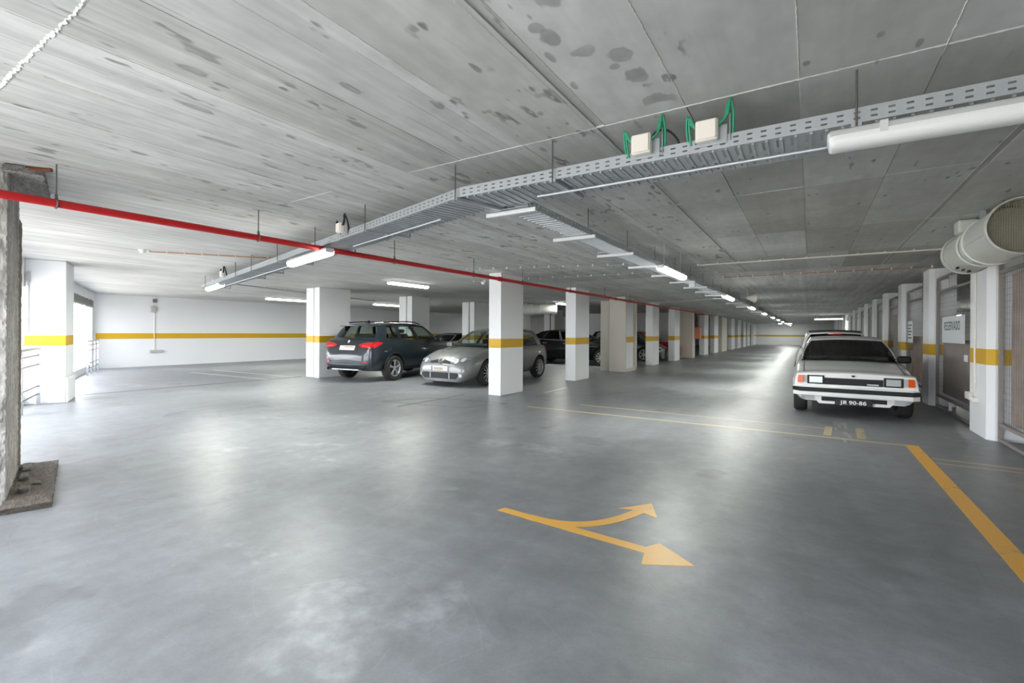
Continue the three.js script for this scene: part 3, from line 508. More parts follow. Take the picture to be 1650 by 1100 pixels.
bays.forEach(([z0, z1], i) => {
  const L = z0 - z1, zc = (z0 + z1) / 2, t = thing('mesh_partition', ['wire mesh cage front hung with a brown tarpaulin beside the socket column', 'wire mesh cage front behind the reserved notice', 'wire mesh cage front behind the small notice'][i] ?? 'wire mesh cage front further down the aisle', 'partition', [CX, 0, zc], 0, i > 2 ? 'cage fronts down the aisle' : undefined);
  const h = L / 2 - 0.02, B = (y) => bx(0.04, 0.04, L - 0.02, 0, y, 0), Pst = (z, a = 0.04, b = 2.36) => bx(0.04, b - a, 0.04, 0, (a + b) / 2, z);
  for (const y of [0.03, 0.22, 2.12, 2.36]) part('rail', B(y), M.frame, t);
  for (const z of [-h, h]) part('post', Pst(z), M.frame, t);
  for (const z of [-h * 0.25]) { part('strut', Pst(z, 2.12, 2.36), M.strut, t); part('strut', Pst(z, 0.03, 0.22), M.strut, t); }
  if (i < 5) {
    const w = [], g = i < 2 ? 0.075 : 0.15; for (let z = -h; z <= h; z += g) w.push(bx(0.0028, 1.9, 0.0028, 0, 1.17, z)); for (let y = 0.25; y < 2.1; y += g) w.push(bx(0.0028, 0.0028, L - 0.05, 0.003, y, 0));
    part('wire_mesh', w, M.wire, t);
  }
  const ts = (y0, y1, za, zb, mat, name) => { const g = new THREE.PlaneGeometry(Math.abs(za - zb), y1 - y0, 30, 12), p = g.attributes.position; for (let k = 0; k < p.count; k++) p.setZ(k, 0.006 * Math.sin(p.getX(k) * 7 + p.getY(k) * 2) + 0.003 * Math.sin(p.getY(k) * 11 + p.getX(k) * 5)); g.computeVertexNormals(); planarUV(g, (x) => x, (x, y) => y); part(name, g.rotateY(-Math.PI / 2).translate(0.07, (y0 + y1) / 2, (za + zb) / 2), mat, t); };
  if (i === 0) { ts(0.26, 2.08, -h + 0.12, h - 0.05, M.tarp, 'tarpaulin'); }
  else if (i === 1) { ts(0.26, 1.25, -h + 0.05, h - 0.05, M.sheet, 'backing_sheet'); part('red_strap', bx(0.012, 1.1, 0.05, -0.03, 1.2, h - 0.06), STD({ color: 0x8f4a40, roughness: 0.8 }), t); part('notice_card', bx(0.004, 0.10, 0.20, -0.024, 0.98, 0.75), M.plain, t); }
  else ts(0.26, i % 2 ? 1.9 : 1.3, -h + 0.05, h - 0.05, i % 2 ? M.sheet : M.tarp, 'backing_sheet');
});
// side walls of the cages and things stood in them
for (const z of [-34.5]) struct('wall_cage', bx(4.9, HC, 0.12, 4.75, HC / 2, z), M.plain, 'white dividing wall behind the mesh cages');
function signTex(w, h, draw) { const c = document.createElement('canvas'); c.width = w; c.height = h; draw(c.getContext('2d')); const t = new THREE.CanvasTexture(c); t.colorSpace = THREE.SRGBColorSpace; return t; }
{
  const map = signTex(768, 256, (g) => { g.fillStyle = '#e3e8ea'; g.fillRect(0, 0, 768, 256); g.fillStyle = '#1d1f22'; g.font = 'bold 120px sans-serif'; g.textAlign = 'center'; g.textBaseline = 'middle'; g.save(); g.translate(360, 92); g.scale(0.86, 1); g.fillText('RESERVADO', 0, 0); g.restore(); });
  const t = thing('reserved_sign', 'white sign reading RESERVADO hung on the wire mesh', 'sign', [CX - 0.035, 1.20, -10.42], -Math.PI / 2);
  part('board', bx(1.38, 0.44, 0.012, 0, 0.22, 0), M.plain, t); part('print', new THREE.PlaneGeometry(1.37, 0.43).translate(0, 0.22, 0.0075), STD({ map, roughness: 0.5 }), t);
  const m2 = signTex(256, 256, (g) => { g.fillStyle = '#dfe6e8'; g.fillRect(0, 0, 256, 256); g.fillStyle = '#3a4448'; for (let k = 0; k < 5; k++) g.fillRect(24, 40 + k * 38, 200 - (k % 2) * 40, 16); });
  const s = thing('notice_board', 'small white notice with dark lines on the mesh past the coupe', 'sign', [CX - 0.035, 1.15, -14.3], -Math.PI / 2); part('board', bx(0.6, 0.5, 0.012, 0, 0.25, 0), M.plain, s); part('print', new THREE.PlaneGeometry(0.59, 0.49).translate(0, 0.25, 0.0075), STD({ map: m2, roughness: 0.5 }), s);
}

// ------------------------------------------------------------------ floor paint
const flat = (pts, h = 0.002) => planarUV(slab(pts, 0.0006, h), (x) => x, (x, y, z) => z);
const strip = (x0, z0, x1, z1, w) => { const L = Math.hypot(x1 - x0, z1 - z0), nx = -(z1 - z0) / L * w / 2, nz = (x1 - x0) / L * w / 2; return flat([[x0 + nx, z0 + nz], [x1 + nx, z1 + nz], [x1 - nx, z1 - nz], [x0 - nx, z0 - nz]]); };
{
  const t = thing('painted_arrow', 'yellow forked arrow painted on the floor', 'floor marking');
  // straight shaft with its head, then the curved fork
  part('straight_arrow', flat([[-1.975, -2.945], [-1.955, -3.02], [-0.86, -2.945], [-0.80, -3.045], [-0.55, -2.855], [-0.815, -2.71], [-0.845, -2.86]].reverse()), M.mark, t);
  const c = new THREE.CubicBezierCurve(new THREE.Vector2(-1.72, -2.965), new THREE.Vector2(-1.42, -2.94), new THREE.Vector2(-1.2, -3.05), new THREE.Vector2(-1.075, -3.5)), up = [], dn = [];
  for (let k = 0; k <= 16; k++) { const p = c.getPoint(k / 16), q = c.getTangent(k / 16), w = 0.044; up.push([p.x - q.y * w, p.y + q.x * w]); dn.push([p.x + q.y * w, p.y - q.x * w]); }
  part('curved_arrow', flat([...up, [-0.925, -3.45], [-1.04, -3.72], [-1.225, -3.475], ...dn.reverse()].reverse(), 0.0024), M.mark, t);
  const l = thing('painted_line', 'wide yellow line painted along the parking strip', 'floor marking'); part('line', strip(1.045, 1.5, 1.045, -7.40, 0.125), M.mark, l);
  const f = thing('painted_line', 'thin worn yellow line across the aisle before the white coupe', 'floor marking'); part('line', strip(-4.3, -7.36, 1.0, -7.36, 0.07), M.worn, f);
  const g = thing('painted_line', 'fainter worn line across the aisle just under the white coupe', 'floor marking'); part('line', strip(-3.6, -8.1, 0.2, -8.02, 0.05), M.worn, g);
  const d = thing('painted_dash', 'short yellow dash on the floor before the white coupe', 'floor marking'); part('dash', strip(0.57, -7.5, 0.6, -8.3, 0.10), M.worn, d);
  const d2 = thing('painted_dash', 'faint short yellow dash beside the wider one', 'floor marking'); part('dash', strip(0.2, -7.5, 0.24, -8.2, 0.09), M.worn, d2);
  const k = thing('painted_line', 'pair of thin yellow lines by the cage beside the wide line', 'floor marking'); part('line', strip(1.12, -6.52, 1.9, -6.52, 0.03), M.worn, k); part('line', strip(1.12, -6.74, 1.9, -6.70, 0.04), M.worn, k);
  const w = thing('painted_line', 'white bay line on the floor before the long white wall', 'floor marking'); part('line', strip(-16.6, -7.26, -12.6, -7.4, 0.09), M.wornWhite, w);
  const w2 = thing('painted_line', 'second white bay line ending at the twin column', 'floor marking'); part('line', strip(-17.0, -8.13, -12.6, -8.2, 0.09), M.wornWhite, w2);
  const w3 = thing('painted_line', 'short white tick on the floor behind the first striped column', 'floor marking'); part('line', strip(-4.96, -9.25, -4.98, -10.4, 0.08), M.wornWhite, w3);
  const sc = thing('paint_scuff', 'pale worn scuffs on the floor before the coupe number plate', 'floor marking'); for (let q = 0; q < 9; q++) { const x = rr(0.30, 0.45), z = rr(-9.2, -6.8), a = rr(0.02, 0.07); part('scuff', flat([[x, z], [x + a, z - 0.03], [x + a * 1.2, z - rr(0.12, 0.3)], [x + a * 0.5, z - 0.34], [x - a * 0.3, z - 0.2]], 0.0012), M.scuff, sc); }
  const j = struct('trim_joint', [bx(0.03, 0.006, 5.3, -12.55, 0.001, -5.75), bx(0.02, 0.005, 1.9, -6.2, 0.001, -7.0).rotateY(0)], STD({ color: 0x6d6b68, roughness: 0.9 }), 'dark expansion joint across the floor');
  void j;
  const hz = struct('trim_hatch', [strip(-6.9, -6.3, -5.1, -6.6, 0.02), strip(-6.4, -7.25, -4.8, -7.45, 0.02), strip(-6.9, -6.3, -6.4, -7.25, 0.02), strip(-5.1, -6.6, -4.8, -7.45, 0.02)], STD({ color: 0x77767a, roughness: 0.7 }), 'outline of a mended patch in the floor before the silver hatchback'); void hz;
}

// ------------------------------------------------------------------ cars: lofted body, cut wheel arches, greenhouse of panes and pillars. Local +z is the nose.
function monotone(xs, ys) {                                        // monotone cubic through the stations
  const n = xs.length, d = [], m = [];
  for (let i = 0; i < n - 1; i++) d.push((ys[i + 1] - ys[i]) / (xs[i + 1] - xs[i]));
  for (let i = 0; i < n; i++) m.push(i === 0 ? d[0] : i === n - 1 ? d[n - 2] : d[i - 1] * d[i] <= 0 ? 0 : 2 * d[i - 1] * d[i] / (d[i - 1] + d[i]));
  return (x) => {
    let i = 0; while (i < n - 2 && x > xs[i + 1]) i++;
    const h = xs[i + 1] - xs[i], t = (x - xs[i]) / h, t2 = t * t, t3 = t2 * t;
    return ys[i] * (2 * t3 - 3 * t2 + 1) + m[i] * h * (t3 - 2 * t2 + t) + ys[i + 1] * (-2 * t3 + 3 * t2) + m[i + 1] * h * (t3 - t2);
  };
}
function loft(st) {
  const zs = st.map((s) => s[0]), f = [1, 2, 3, 4, 5, 6, 7].map((k) => monotone(zs, st.map((s) => s[k]))), Z = [];
  for (let i = 0; i + 1 < zs.length; i++) { const n = Math.max(2, Math.min(8, Math.round((zs[i + 1] - zs[i]) / 0.07))); for (let k = 0; k < n; k++) Z.push(lerp(zs[i], zs[i + 1], k / n)); }
  Z.push(zs[zs.length - 1]);
  const ring = (z) => {
    const [yb, wb, w, ym, ws, ys, yt] = f.map((q) => q(z)), h = [[wb - 0.05, yb], [wb, yb + 0.035], [lerp(wb, w, 0.75), lerp(yb, ym, 0.45)], [lerp(wb, w, 0.96), lerp(yb, ym, 0.75)], [w, ym], [lerp(w, ws, 0.14), lerp(ym, ys, 0.35)], [lerp(w, ws, 0.42), lerp(ym, ys, 0.68)], [lerp(w, ws, 0.78), lerp(ym, ys, 0.92)], [ws, ys], [ws * 0.93, lerp(ys, yt, 0.28)], [ws * 0.75, lerp(ys, yt, 0.62)], [ws * 0.4, lerp(ys, yt, 0.91)]];
    return [[0, yb], ...h, [0, yt], ...h.slice().reverse().map(([x, y]) => [-x, y])];
  };
  const rings = Z.map(ring), n = rings[0].length, P = [], I = [];
  rings.forEach((r, i) => r.forEach(([x, y]) => P.push(x, y, Z[i])));
  for (let i = 0; i + 1 < Z.length; i++) for (let j = 0; j < n; j++) { const a = i * n + j, b = i * n + (j + 1) % n; I.push(a, b, a + n, b, b + n, a + n); }
  for (const [k, flip] of [[0, true], [Z.length - 1, false]]) {
    const c = P.length / 3, my = rings[k].reduce((s, p) => s + p[1], 0) / n; P.push(0, my, Z[k]);
    for (let j = 0; j < n; j++) { const a = k * n + j, b = k * n + (j + 1) % n; flip ? I.push(c, b, a) : I.push(c, a, b); }
  }
  const g = new THREE.BufferGeometry(); g.setAttribute('position', new THREE.Float32BufferAttribute(P, 3)); g.setIndex(I);
  return toCreasedNormals(g, 0.62);
}
function shellOf(fn, u0, u1, v0, v1, nu, nv, th) {                 // patch of a surface, given thickness towards the cabin
  const G = [], N = [], c = V(0, 0.9, 0);
  for (let j = 0; j <= nv; j++) for (let i = 0; i <= nu; i++) {
    const u = lerp(u0, u1, i / nu), v = lerp(v0, v1, j / nv), e = 1e-3, p = fn(u, v), q = fn(u + e, v).sub(fn(u - e, v)).cross(fn(u, v + e).sub(fn(u, v - e))).normalize();
    if (q.dot(p.clone().sub(c)) < 0) q.negate(); G.push(p); N.push(q);
  }
  const P = [], I = [], put = (p) => (P.push(p.x, p.y, p.z), P.length / 3 - 1), w = nu + 1, inn = th ? G.map((p, k) => p.clone().addScaledVector(N[k], -th)) : null;
  const grid = (A) => { const o = A.map(put); for (let j = 0; j < nv; j++) for (let i = 0; i < nu; i++) { const a = o[j * w + i], b = o[j * w + i + 1], d = o[(j + 1) * w + i], e = o[(j + 1) * w + i + 1]; I.push(a, b, e, a, e, d); } };
  grid(G);
  if (th) { grid(inn); const edge = []; for (let i = 0; i <= nu; i++) edge.push(i); for (let j = 1; j <= nv; j++) edge.push(j * w + nu); for (let i = nu - 1; i >= 0; i--) edge.push(nv * w + i); for (let j = nv - 1; j >= 0; j--) edge.push(j * w); for (let k = 0; k + 1 < edge.length; k++) { const a = put(G[edge[k]]), b = put(G[edge[k + 1]]), d = put(inn[edge[k]]), e = put(inn[edge[k + 1]]); I.push(a, b, e, a, e, d); } }
  const g = new THREE.BufferGeometry(); g.setAttribute('position', new THREE.Float32BufferAttribute(P, 3)); g.setIndex(I); g.computeVertexNormals(); return g;
}
const ev = new Evaluator(); ev.useGroups = true; ev.attributes = ['position', 'normal', 'uv'];
const prim = (g) => { if (!g.attributes.uv) g.setAttribute('uv', new THREE.BufferAttribute(new Float32Array(g.attributes.position.count * 2), 2)); return g; };
function cutBody(st, W, col) {
  let b = new Brush(prim(loft(st)), col); b.updateMatrixWorld();
  for (const z of [W.zf, W.zr]) for (const s of [-1, 1]) { const c = new Brush(prim(new THREE.CylinderGeometry(W.r + 0.05, W.r + 0.05, 0.6, 36).rotateZ(Math.PI / 2)), M.trim); c.position.set(s * (W.x + 0.18), W.r, z); c.updateMatrixWorld(); b = ev.evaluate(b, c, SUBTRACTION); b.updateMatrixWorld(); }
  return b;
}
function wheelGeo(W) {
  const r = W.r, k = W.rim ?? r * 0.68, w = W.w ?? 0.2, lathe = (p, n = 40) => new THREE.LatheGeometry(p.map(([a, b]) => new THREE.Vector2(a, b)), n).rotateZ(-Math.PI / 2);
  const tyre = lathe([[k, -w / 2 + 0.01], [r * 0.92, -w / 2], [r * 0.985, -w / 2 + 0.03], [r, -w / 2 + 0.05], [r, w / 2 - 0.05], [r * 0.985, w / 2 - 0.03], [r * 0.92, w / 2], [k, w / 2 - 0.01], [k - 0.01, 0], [k, -w / 2 + 0.01]]);
  const spokes = [], n = W.spokes ?? 10, o = w / 2 - 0.02;
  for (let i = 0; i < n; i++) for (const e of W.twin ? [-0.11, 0.11] : [0]) { const a = i / n * Math.PI * 2 + e; spokes.push(rb(0.022, k * 0.80, W.twin ? 0.028 : (W.sw ?? 0.035), 0.006, o - 0.004, k * 0.54, 0, 1).rotateX(a)); }
  const rim = merge([lathe([[k * 0.9, o - 0.03], [k * 0.93, o], [k, o + 0.008], [k + 0.004, o - 0.02], [k * 0.95, -0.05], [k * 0.9, -0.05], [k * 0.9, o - 0.03]]), ...spokes, lathe([[0, o + 0.008], [k * 0.16, o + 0.006], [k * 0.22, o - 0.02], [0.001, o - 0.03]], 20)]);
  const disc = lathe([[0, -0.02], [k * 0.9, -0.02], [k * 0.9, -0.05], [0, -0.05]], 30);
  return { tyre, rim, disc };
}
function car(name, label, spec, col, pos, turn, details) {
  const t = thing(name, label, 'car', pos, turn), { st, W, g } = spec;
  const body = cutBody(st, W, col); const bodyMesh = part('body', body.geometry, body.material, t);
  void bodyMesh;
  const bvh = new MeshBVH(body.geometry.clone()), ray = new THREE.Ray();
  const glass = spec.glass ?? M.glass;
  // greenhouse
  const rw = (u) => lerp(g.rw0, g.rw1, u) + 0.02 * Math.sin(Math.PI * u), ry = (u) => (1 - u) * (1 - 2 * u) * g.ry0 + 4 * u * (1 - u) * g.rym + u * (2 * u - 1) * g.ry1;
  const belt = (u) => V(lerp(g.w0, g.w1, u) + 0.03 * Math.sin(Math.PI * u), lerp(g.y0, g.y1, u), lerp(g.za, g.zra, u)), roof = (u) => V(rw(u), ry(u), lerp(g.zta, g.zrta, u));
  const side = (s) => (u, v) => { const p = belt(u).lerp(roof(u), v); p.x += 0.035 * Math.sin(Math.PI * Math.min(1, Math.max(0, v))); p.x *= s; return p; };
  const wind = (a, v) => V(a * (lerp(g.w0, rw(0), v) + 0.035 * Math.sin(Math.PI * v)), lerp(g.y0, ry(0) + (g.crown ?? 0.03) * (1 - a * a), v) + (1 - v) * 0.02 * (1 - a * a), lerp(g.zc + (g.za - g.zc) * a * a, g.zt + (g.zta - g.zt) * a * a, v));
  const rear = (a, v) => V(a * (lerp(g.w1, rw(1), v) + 0.035 * Math.sin(Math.PI * v)), lerp(g.y1, ry(1) + (g.crown ?? 0.03) * (1 - a * a), v), lerp(g.zr + (g.zra - g.zr) * a * a, g.zrt + (g.zrta - g.zrt) * a * a, v));
  const top = (a, u) => V(a * rw(u), ry(u) + (g.crown ?? 0.03) * (1 - a * a), lerp(g.zt + (g.zta - g.zt) * a * a, g.zrt + (g.zrta - g.zrt) * a * a, u));
  part('roof', shellOf(top, -1, 1, 0, 1, 16, 16, 0.03), spec.roofMat ?? col, t);
  part('windscreen', shellOf(wind, -0.97, 0.97, 0.02, 0.945, 14, 8, 0), glass, t, 'windscreen glass');
  part('rear_window', shellOf(rear, -0.93, 0.93, 0.06, 0.95, 14, 8, 0), spec.rearGlass ?? glass, t, 'rear window glass');
  part('windscreen_header', shellOf(wind, -1, 1, 0.945, 1.0, 14, 2, 0.02), col, t);
  part('rear_frame', [shellOf(rear, -1, -0.9, 0, 1, 3, 8, 0.025), shellOf(rear, 0.9, 1, 0, 1, 3, 8, 0.025), shellOf(rear, -1, 1, 0.93, 1, 14, 2, 0.025), shellOf(rear, -1, 1, -0.02, 0.08, 14, 2, 0.025)], spec.rearFrame ?? col, t);
  part('cowl', shellOf(wind, -1, 1, -0.06, 0.03, 14, 2, 0.02), M.trim, t);
  for (const s of [-1, 1]) {
    const S = side(s), P = g.pillars;
    P.forEach(([a, b, m]) => part('pillar', shellOf(S, a, b, -0.05, 1.0, 3, 8, 0.035), m ? M.trim : col, t));
    for (let i = 0; i + 1 < P.length; i++) part('side_window', shellOf(S, P[i][1] - 0.005, P[i + 1][0] + 0.005, 0.02, 0.95, 8, 6, 0), spec.sideGlass ?? glass, t, 'side window glass');
    part('roof_rail', shellOf(S, 0, 1, 0.91, 1.0, 24, 2, 0.03), spec.railMat ?? col, t);
    part('waist_trim', shellOf(S, 0.02, P[P.length - 1][0] + 0.02, -0.03, 0.045, 24, 2, 0.02), spec.waist ?? M.trim, t);
  }
  // cabin: dark tray at the waist, seats, dashboard and wheel
  const inner = []; for (let k = 0; k <= 10; k++) inner.push(belt(k / 10));
  part('cabin_floor', slab([...inner.map((p) => [p.x * 0.985, p.z]), ...inner.slice().reverse().map((p) => [-p.x * 0.985, p.z])], Math.max(g.y0, g.y1) - 0.005, Math.max(g.y0, g.y1) + 0.006), M.seat, t);
  const yb = Math.max(g.y0, g.y1) - 0.01, seatZ = lerp(g.zta, g.zrta, 0.36), seatZ2 = lerp(g.zta, g.zrta, 0.86), hh = (g.rym - yb) * 0.62;
  for (const sx of [-0.36, 0.36]) { const se = part('front_seat', rb(0.44, hh * 0.6, 0.12, 0.05, sx, yb + hh * 0.25, seatZ), M.seat, t); part('headrest', rb(0.24, hh * 0.42, 0.09, 0.04, sx, yb + hh * 0.8, seatZ - 0.02), M.seat, se); }
  part('rear_seat', rb(1.0, hh * 0.55, 0.12, 0.05, 0, yb + hh * 0.22, seatZ2), M.seat, t);
  part('dashboard', rb(1.15, 0.07, 0.3, 0.03, 0, yb + 0.015, g.za + 0.0), M.seat, t);
  part('steering_wheel', new THREE.TorusGeometry(0.17, 0.014, 6, 24).rotateX(-0.5).translate(spec.rhd ?? 0.36, yb + 0.04, lerp(g.za, seatZ, 0.5)), M.trim, t);
  part('mirror_inside', rb(0.2, 0.055, 0.03, 0.015, 0, ry(0) - 0.06, g.zt + 0.06), M.trim, t);
  // wheels
  const wg = wheelGeo(W);
  for (const z of [W.zf, W.zr]) for (const s of [-1, 1]) { const w = new THREE.Group(); w.name = 'wheel'; w.position.set(s * W.x, W.r, z); if (s < 0) w.rotation.y = Math.PI; t.add(w); part('tyre', wg.tyre, M.tyre, w); part('rim', wg.rim, W.mat ?? M.alloy, w); part('brake_disc', wg.disc, M.dark, w); }
  // pieces laid onto the body along an axis
  const tess = new TessellateModifier(0.09, 5);
  const hitAt = (dir, a, b) => { const d = dir === 'f' ? V(0, 0, -1) : dir === 'b' ? V(0, 0, 1) : dir === 't' ? V(0, -1, 0) : V(dir === 'r' ? -1 : 1, 0, 0), o = dir === 'f' || dir === 'b' ? V(a, b, 0) : dir === 't' ? V(a, 0, b) : V(0, b, a); ray.direction.copy(d); ray.origin.copy(o.addScaledVector(d, -6)); const h = bvh.raycastFirst(ray, THREE.DoubleSide); return h ? h.point : null; };
  const on = (nm, pts, dir, off, mat, parent = t, lab) => {
    let g2 = new THREE.ExtrudeGeometry(shapeOf(pts), { depth: 1, bevelEnabled: false, curveSegments: 16 }); g2 = tess.modify(g2);
    const p = g2.attributes.position, ax = dir === 'f' || dir === 'b' ? 'z' : dir === 't' ? 'y' : 'x', sg = dir === 'b' || dir === 'l' ? -1 : 1; let last = null;
    const cx = pts.reduce((q, c) => q + c[0], 0) / pts.length, cy = pts.reduce((q, c) => q + c[1], 0) / pts.length, mid = hitAt(dir, cx, cy);
    for (let i = 0; i < p.count; i++) {
      const a = p.getX(i), b = p.getY(i), q = p.getZ(i), h = hitAt(dir, a, b) ?? hitAt(dir, lerp(a, cx, 0.08), lerp(b, cy, 0.08)) ?? hitAt(dir, lerp(a, cx, 0.25), lerp(b, cy, 0.25)) ?? last ?? mid; if (h) last = h; const dpt = (h ? h[ax] : 0) + sg * (q > 0.5 ? off : -0.015);
      if (ax === 'z') p.setXYZ(i, a, b, dpt); else if (ax === 'y') p.setXYZ(i, a, dpt, b); else p.setXYZ(i, dpt, b, a);
    }
    g2.deleteAttribute('normal'); g2 = toCreasedNormals(g2.index ? g2.toNonIndexed() : g2, 0.7);
    return part(nm, g2, mat, parent, lab);
  };
  const both = (nm, pts, dir, off, mat, lab) => [on(nm, pts, dir, off, mat, t, lab), on(nm, pts.map(([a, b]) => [-a, b]), dir, off, mat, t, lab)];
  const sides = (nm, pts, off, mat, lab) => { on(nm, pts, 'r', off, mat, t, lab); on(nm, pts, 'l', off, mat, t, lab); };
  const rect = (x0, y0, x1, y1) => [[x0, y0], [x1, y0], [x1, y1], [x0, y1]];
  for (const q of spec.seams ?? []) sides('door_gap_shade', rect(...q), 0.0012, M.trim);  // no groove is cut: raised dark strips paint the shade of the door gaps
  for (const q of spec.handles ?? []) sides('door_handle', rect(...q), 0.025, spec.handleMat ?? col);
  details?.({ t, on, both, sides, rect, hitAt, col, side, rear, wind, top });
  return t;
}
const disc = (x, y, r, n = 20, sy = 1) => Array.from({ length: n }, (_, i) => [x + r * Math.cos(i / n * 6.28318), y + r * sy * Math.sin(i / n * 6.28318)]);
function doorMirror(t, x, y, z, mat, s = 1) { const m = part('door_mirror', rb(0.19 * s, 0.125 * s, 0.10, 0.035, x, y, z), mat, t); part('mirror_arm', bar(V(x * 0.84, y - 0.05, z - 0.02), V(x, y - 0.03, z), 0.018, 6), M.trim, m); }

// white wedge coupe
car('coupe', 'white wedge shaped coupe parked with its nose towards the wide yellow line', {
  st: [[-2.20, 0.45, 0.45, 0.5, 0.55, 0.45, 0.68, 0.70], [-2.15, 0.38, 0.60, 0.68, 0.55, 0.62, 0.76, 0.80], [-2.0, 0.32, 0.68, 0.76, 0.55, 0.70, 0.86, 0.90], [-1.5, 0.26, 0.72, 0.815, 0.55, 0.74, 0.885, 0.90], [0, 0.22, 0.74, 0.83, 0.53, 0.75, 0.86, 0.86], [0.7, 0.22, 0.74, 0.83, 0.53, 0.745, 0.845, 0.86], [0.95, 0.22, 0.74, 0.83, 0.53, 0.74, 0.83, 0.87], [1.5, 0.23, 0.73, 0.82, 0.53, 0.735, 0.77, 0.815], [1.95, 0.25, 0.71, 0.80, 0.52, 0.73, 0.715, 0.755], [2.10, 0.27, 0.69, 0.785, 0.52, 0.745, 0.71, 0.745], [2.16, 0.28, 0.67, 0.775, 0.52, 0.735, 0.695, 0.725]],
  W: { zf: 1.33, zr: -1.17, r: 0.305, x: 0.70, w: 0.2, spokes: 8, sw: 0.05 },
  g: { w0: 0.70, w1: 0.66, y0: 0.865, y1: 0.905, rw0: 0.545, rw1: 0.52, ry0: 1.225, rym: 1.275, ry1: 1.21, zc: 0.98, za: 0.74, zt: 0.26, zta: 0.16, zr: -1.95, zra: -1.62, zrt: -0.95, zrta: -0.86, pillars: [[0, 0.05], [0.42, 0.46, 1], [0.72, 1]] },
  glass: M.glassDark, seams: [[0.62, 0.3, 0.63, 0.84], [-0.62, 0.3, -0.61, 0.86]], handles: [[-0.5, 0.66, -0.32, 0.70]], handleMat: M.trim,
}, paint(0xf0f0ee, 0.0, 0.4), [0.57, 0, -11.13], 0, ({ t, on, both, rect, col }) => {
  on('grille', rect(-0.375, 0.545, 0.365, 0.648), 'f', 0.012, M.trim, t, 'black slatted grille');
  for (const y of [0.57, 0.60, 0.63]) on('grille_slat', rect(-0.37, y, 0.36, y + 0.008), 'f', 0.020, M.dark);
  on('grille_badge', rect(0.17, 0.558, 0.31, 0.578), 'f', 0.024, M.alloy);
  both('headlamp', rect(0.372, 0.545, 0.60, 0.682), 'f', 0.012, M.trim, 'black headlamp surround');
  both('headlamp_lens', rect(0.398, 0.566, 0.572, 0.662), 'f', 0.03, M.lens, 'clear rectangular headlamp');
  both('side_marker', rect(0.605, 0.56, 0.655, 0.675), 'f', 0.014, M.grey);
  both('indicator', [[0.655, 0.56], [0.735, 0.56], [0.733, 0.63], [0.725, 0.675], [0.655, 0.68]], 'f', 0.026, M.lampOrange, 'orange indicator');
  on('nose_emblem', [[-0.03, 0.70], [-0.012, 0.672], [0.012, 0.672], [0.03, 0.70]], 'f', 0.014, M.trim);
  const bp = (y0, y1, w0, w1, z, d) => new THREE.ExtrudeGeometry(shapeOf([[-w0, 0], [-w1, d], [w1, d], [w0, 0], [w0, -0.5], [w0 - 0.05, -0.5], [w0 - 0.06, -0.04], [-w0 + 0.06, -0.04], [-w0 + 0.05, -0.5], [-w0, -0.5]]), { depth: y1 - y0, bevelEnabled: true, bevelSize: 0.01, bevelThickness: 0.01, bevelSegments: 2 }).rotateX(Math.PI / 2).translate(0, y1, z);
  part('bumper', bp(0.37, 0.50, 0.785, 0.70, 2.13, 0.09), col, t); part('bumper_strip', bp(0.435, 0.482, 0.793, 0.707, 2.133, 0.098), M.trim, t, 'black rubbing strip');
  part('air_dam', new THREE.ExtrudeGeometry(shapeOf([[-0.53, 0.36], [-0.44, 0.245], [0.44, 0.245], [0.53, 0.36]]), { depth: 0.10, bevelEnabled: true, bevelSize: 0.006, bevelThickness: 0.006, bevelSegments: 1 }).translate(0, 0, 2.07), col, t);
  part('air_intake', bx(0.82, 0.062, 0.02, 0, 0.318, 2.178), M.black, t); both('corner_skirt', rect(0.5, 0.29, 0.74, 0.36), 'f', 0.02, M.grey);
  const map = signTex(512, 112, (g) => { g.fillStyle = '#0c0c0d'; g.fillRect(0, 0, 512, 112); g.fillStyle = '#f2f2f0'; g.font = 'bold 96px sans-serif'; g.textAlign = 'center'; g.textBaseline = 'middle'; g.fillText('JR 90-86', 256, 60); });
  const p = part('number_plate', bx(0.47, 0.095, 0.012, 0, 0.285, 2.20), M.black, t, 'black number plate with white characters'); part('plate_print', new THREE.PlaneGeometry(0.465, 0.09).translate(0, 0.285, 2.2075), STD({ map, roughness: 0.4 }), p);
  on('bonnet_gap_shade', [[-0.655, 0.75], [-0.645, 0.75], [-0.645, 2.05], [-0.655, 2.05]], 't', 0.0012, M.trim); on('bonnet_gap_shade', [[0.655, 0.75], [0.645, 0.75], [0.645, 2.05], [0.655, 2.05]], 't', 0.0012, M.trim);  // bonnet gaps are dark strips, their shade put into the colour
  doorMirror(t, 0.81, 0.90, 0.62, M.black);
  part('permit', bx(0.07, 0.05, 0.002, -0.46, 0.955, 0.55), M.lampRed, t, 'red card behind the windscreen');
  part('wiper', [bar(V(-0.5, 0.885, 0.86), V(0.0, 0.895, 0.93), 0.006, 5), bar(V(0.05, 0.895, 0.95), V(0.55, 0.885, 0.84), 0.006, 5)], M.trim, t);
});

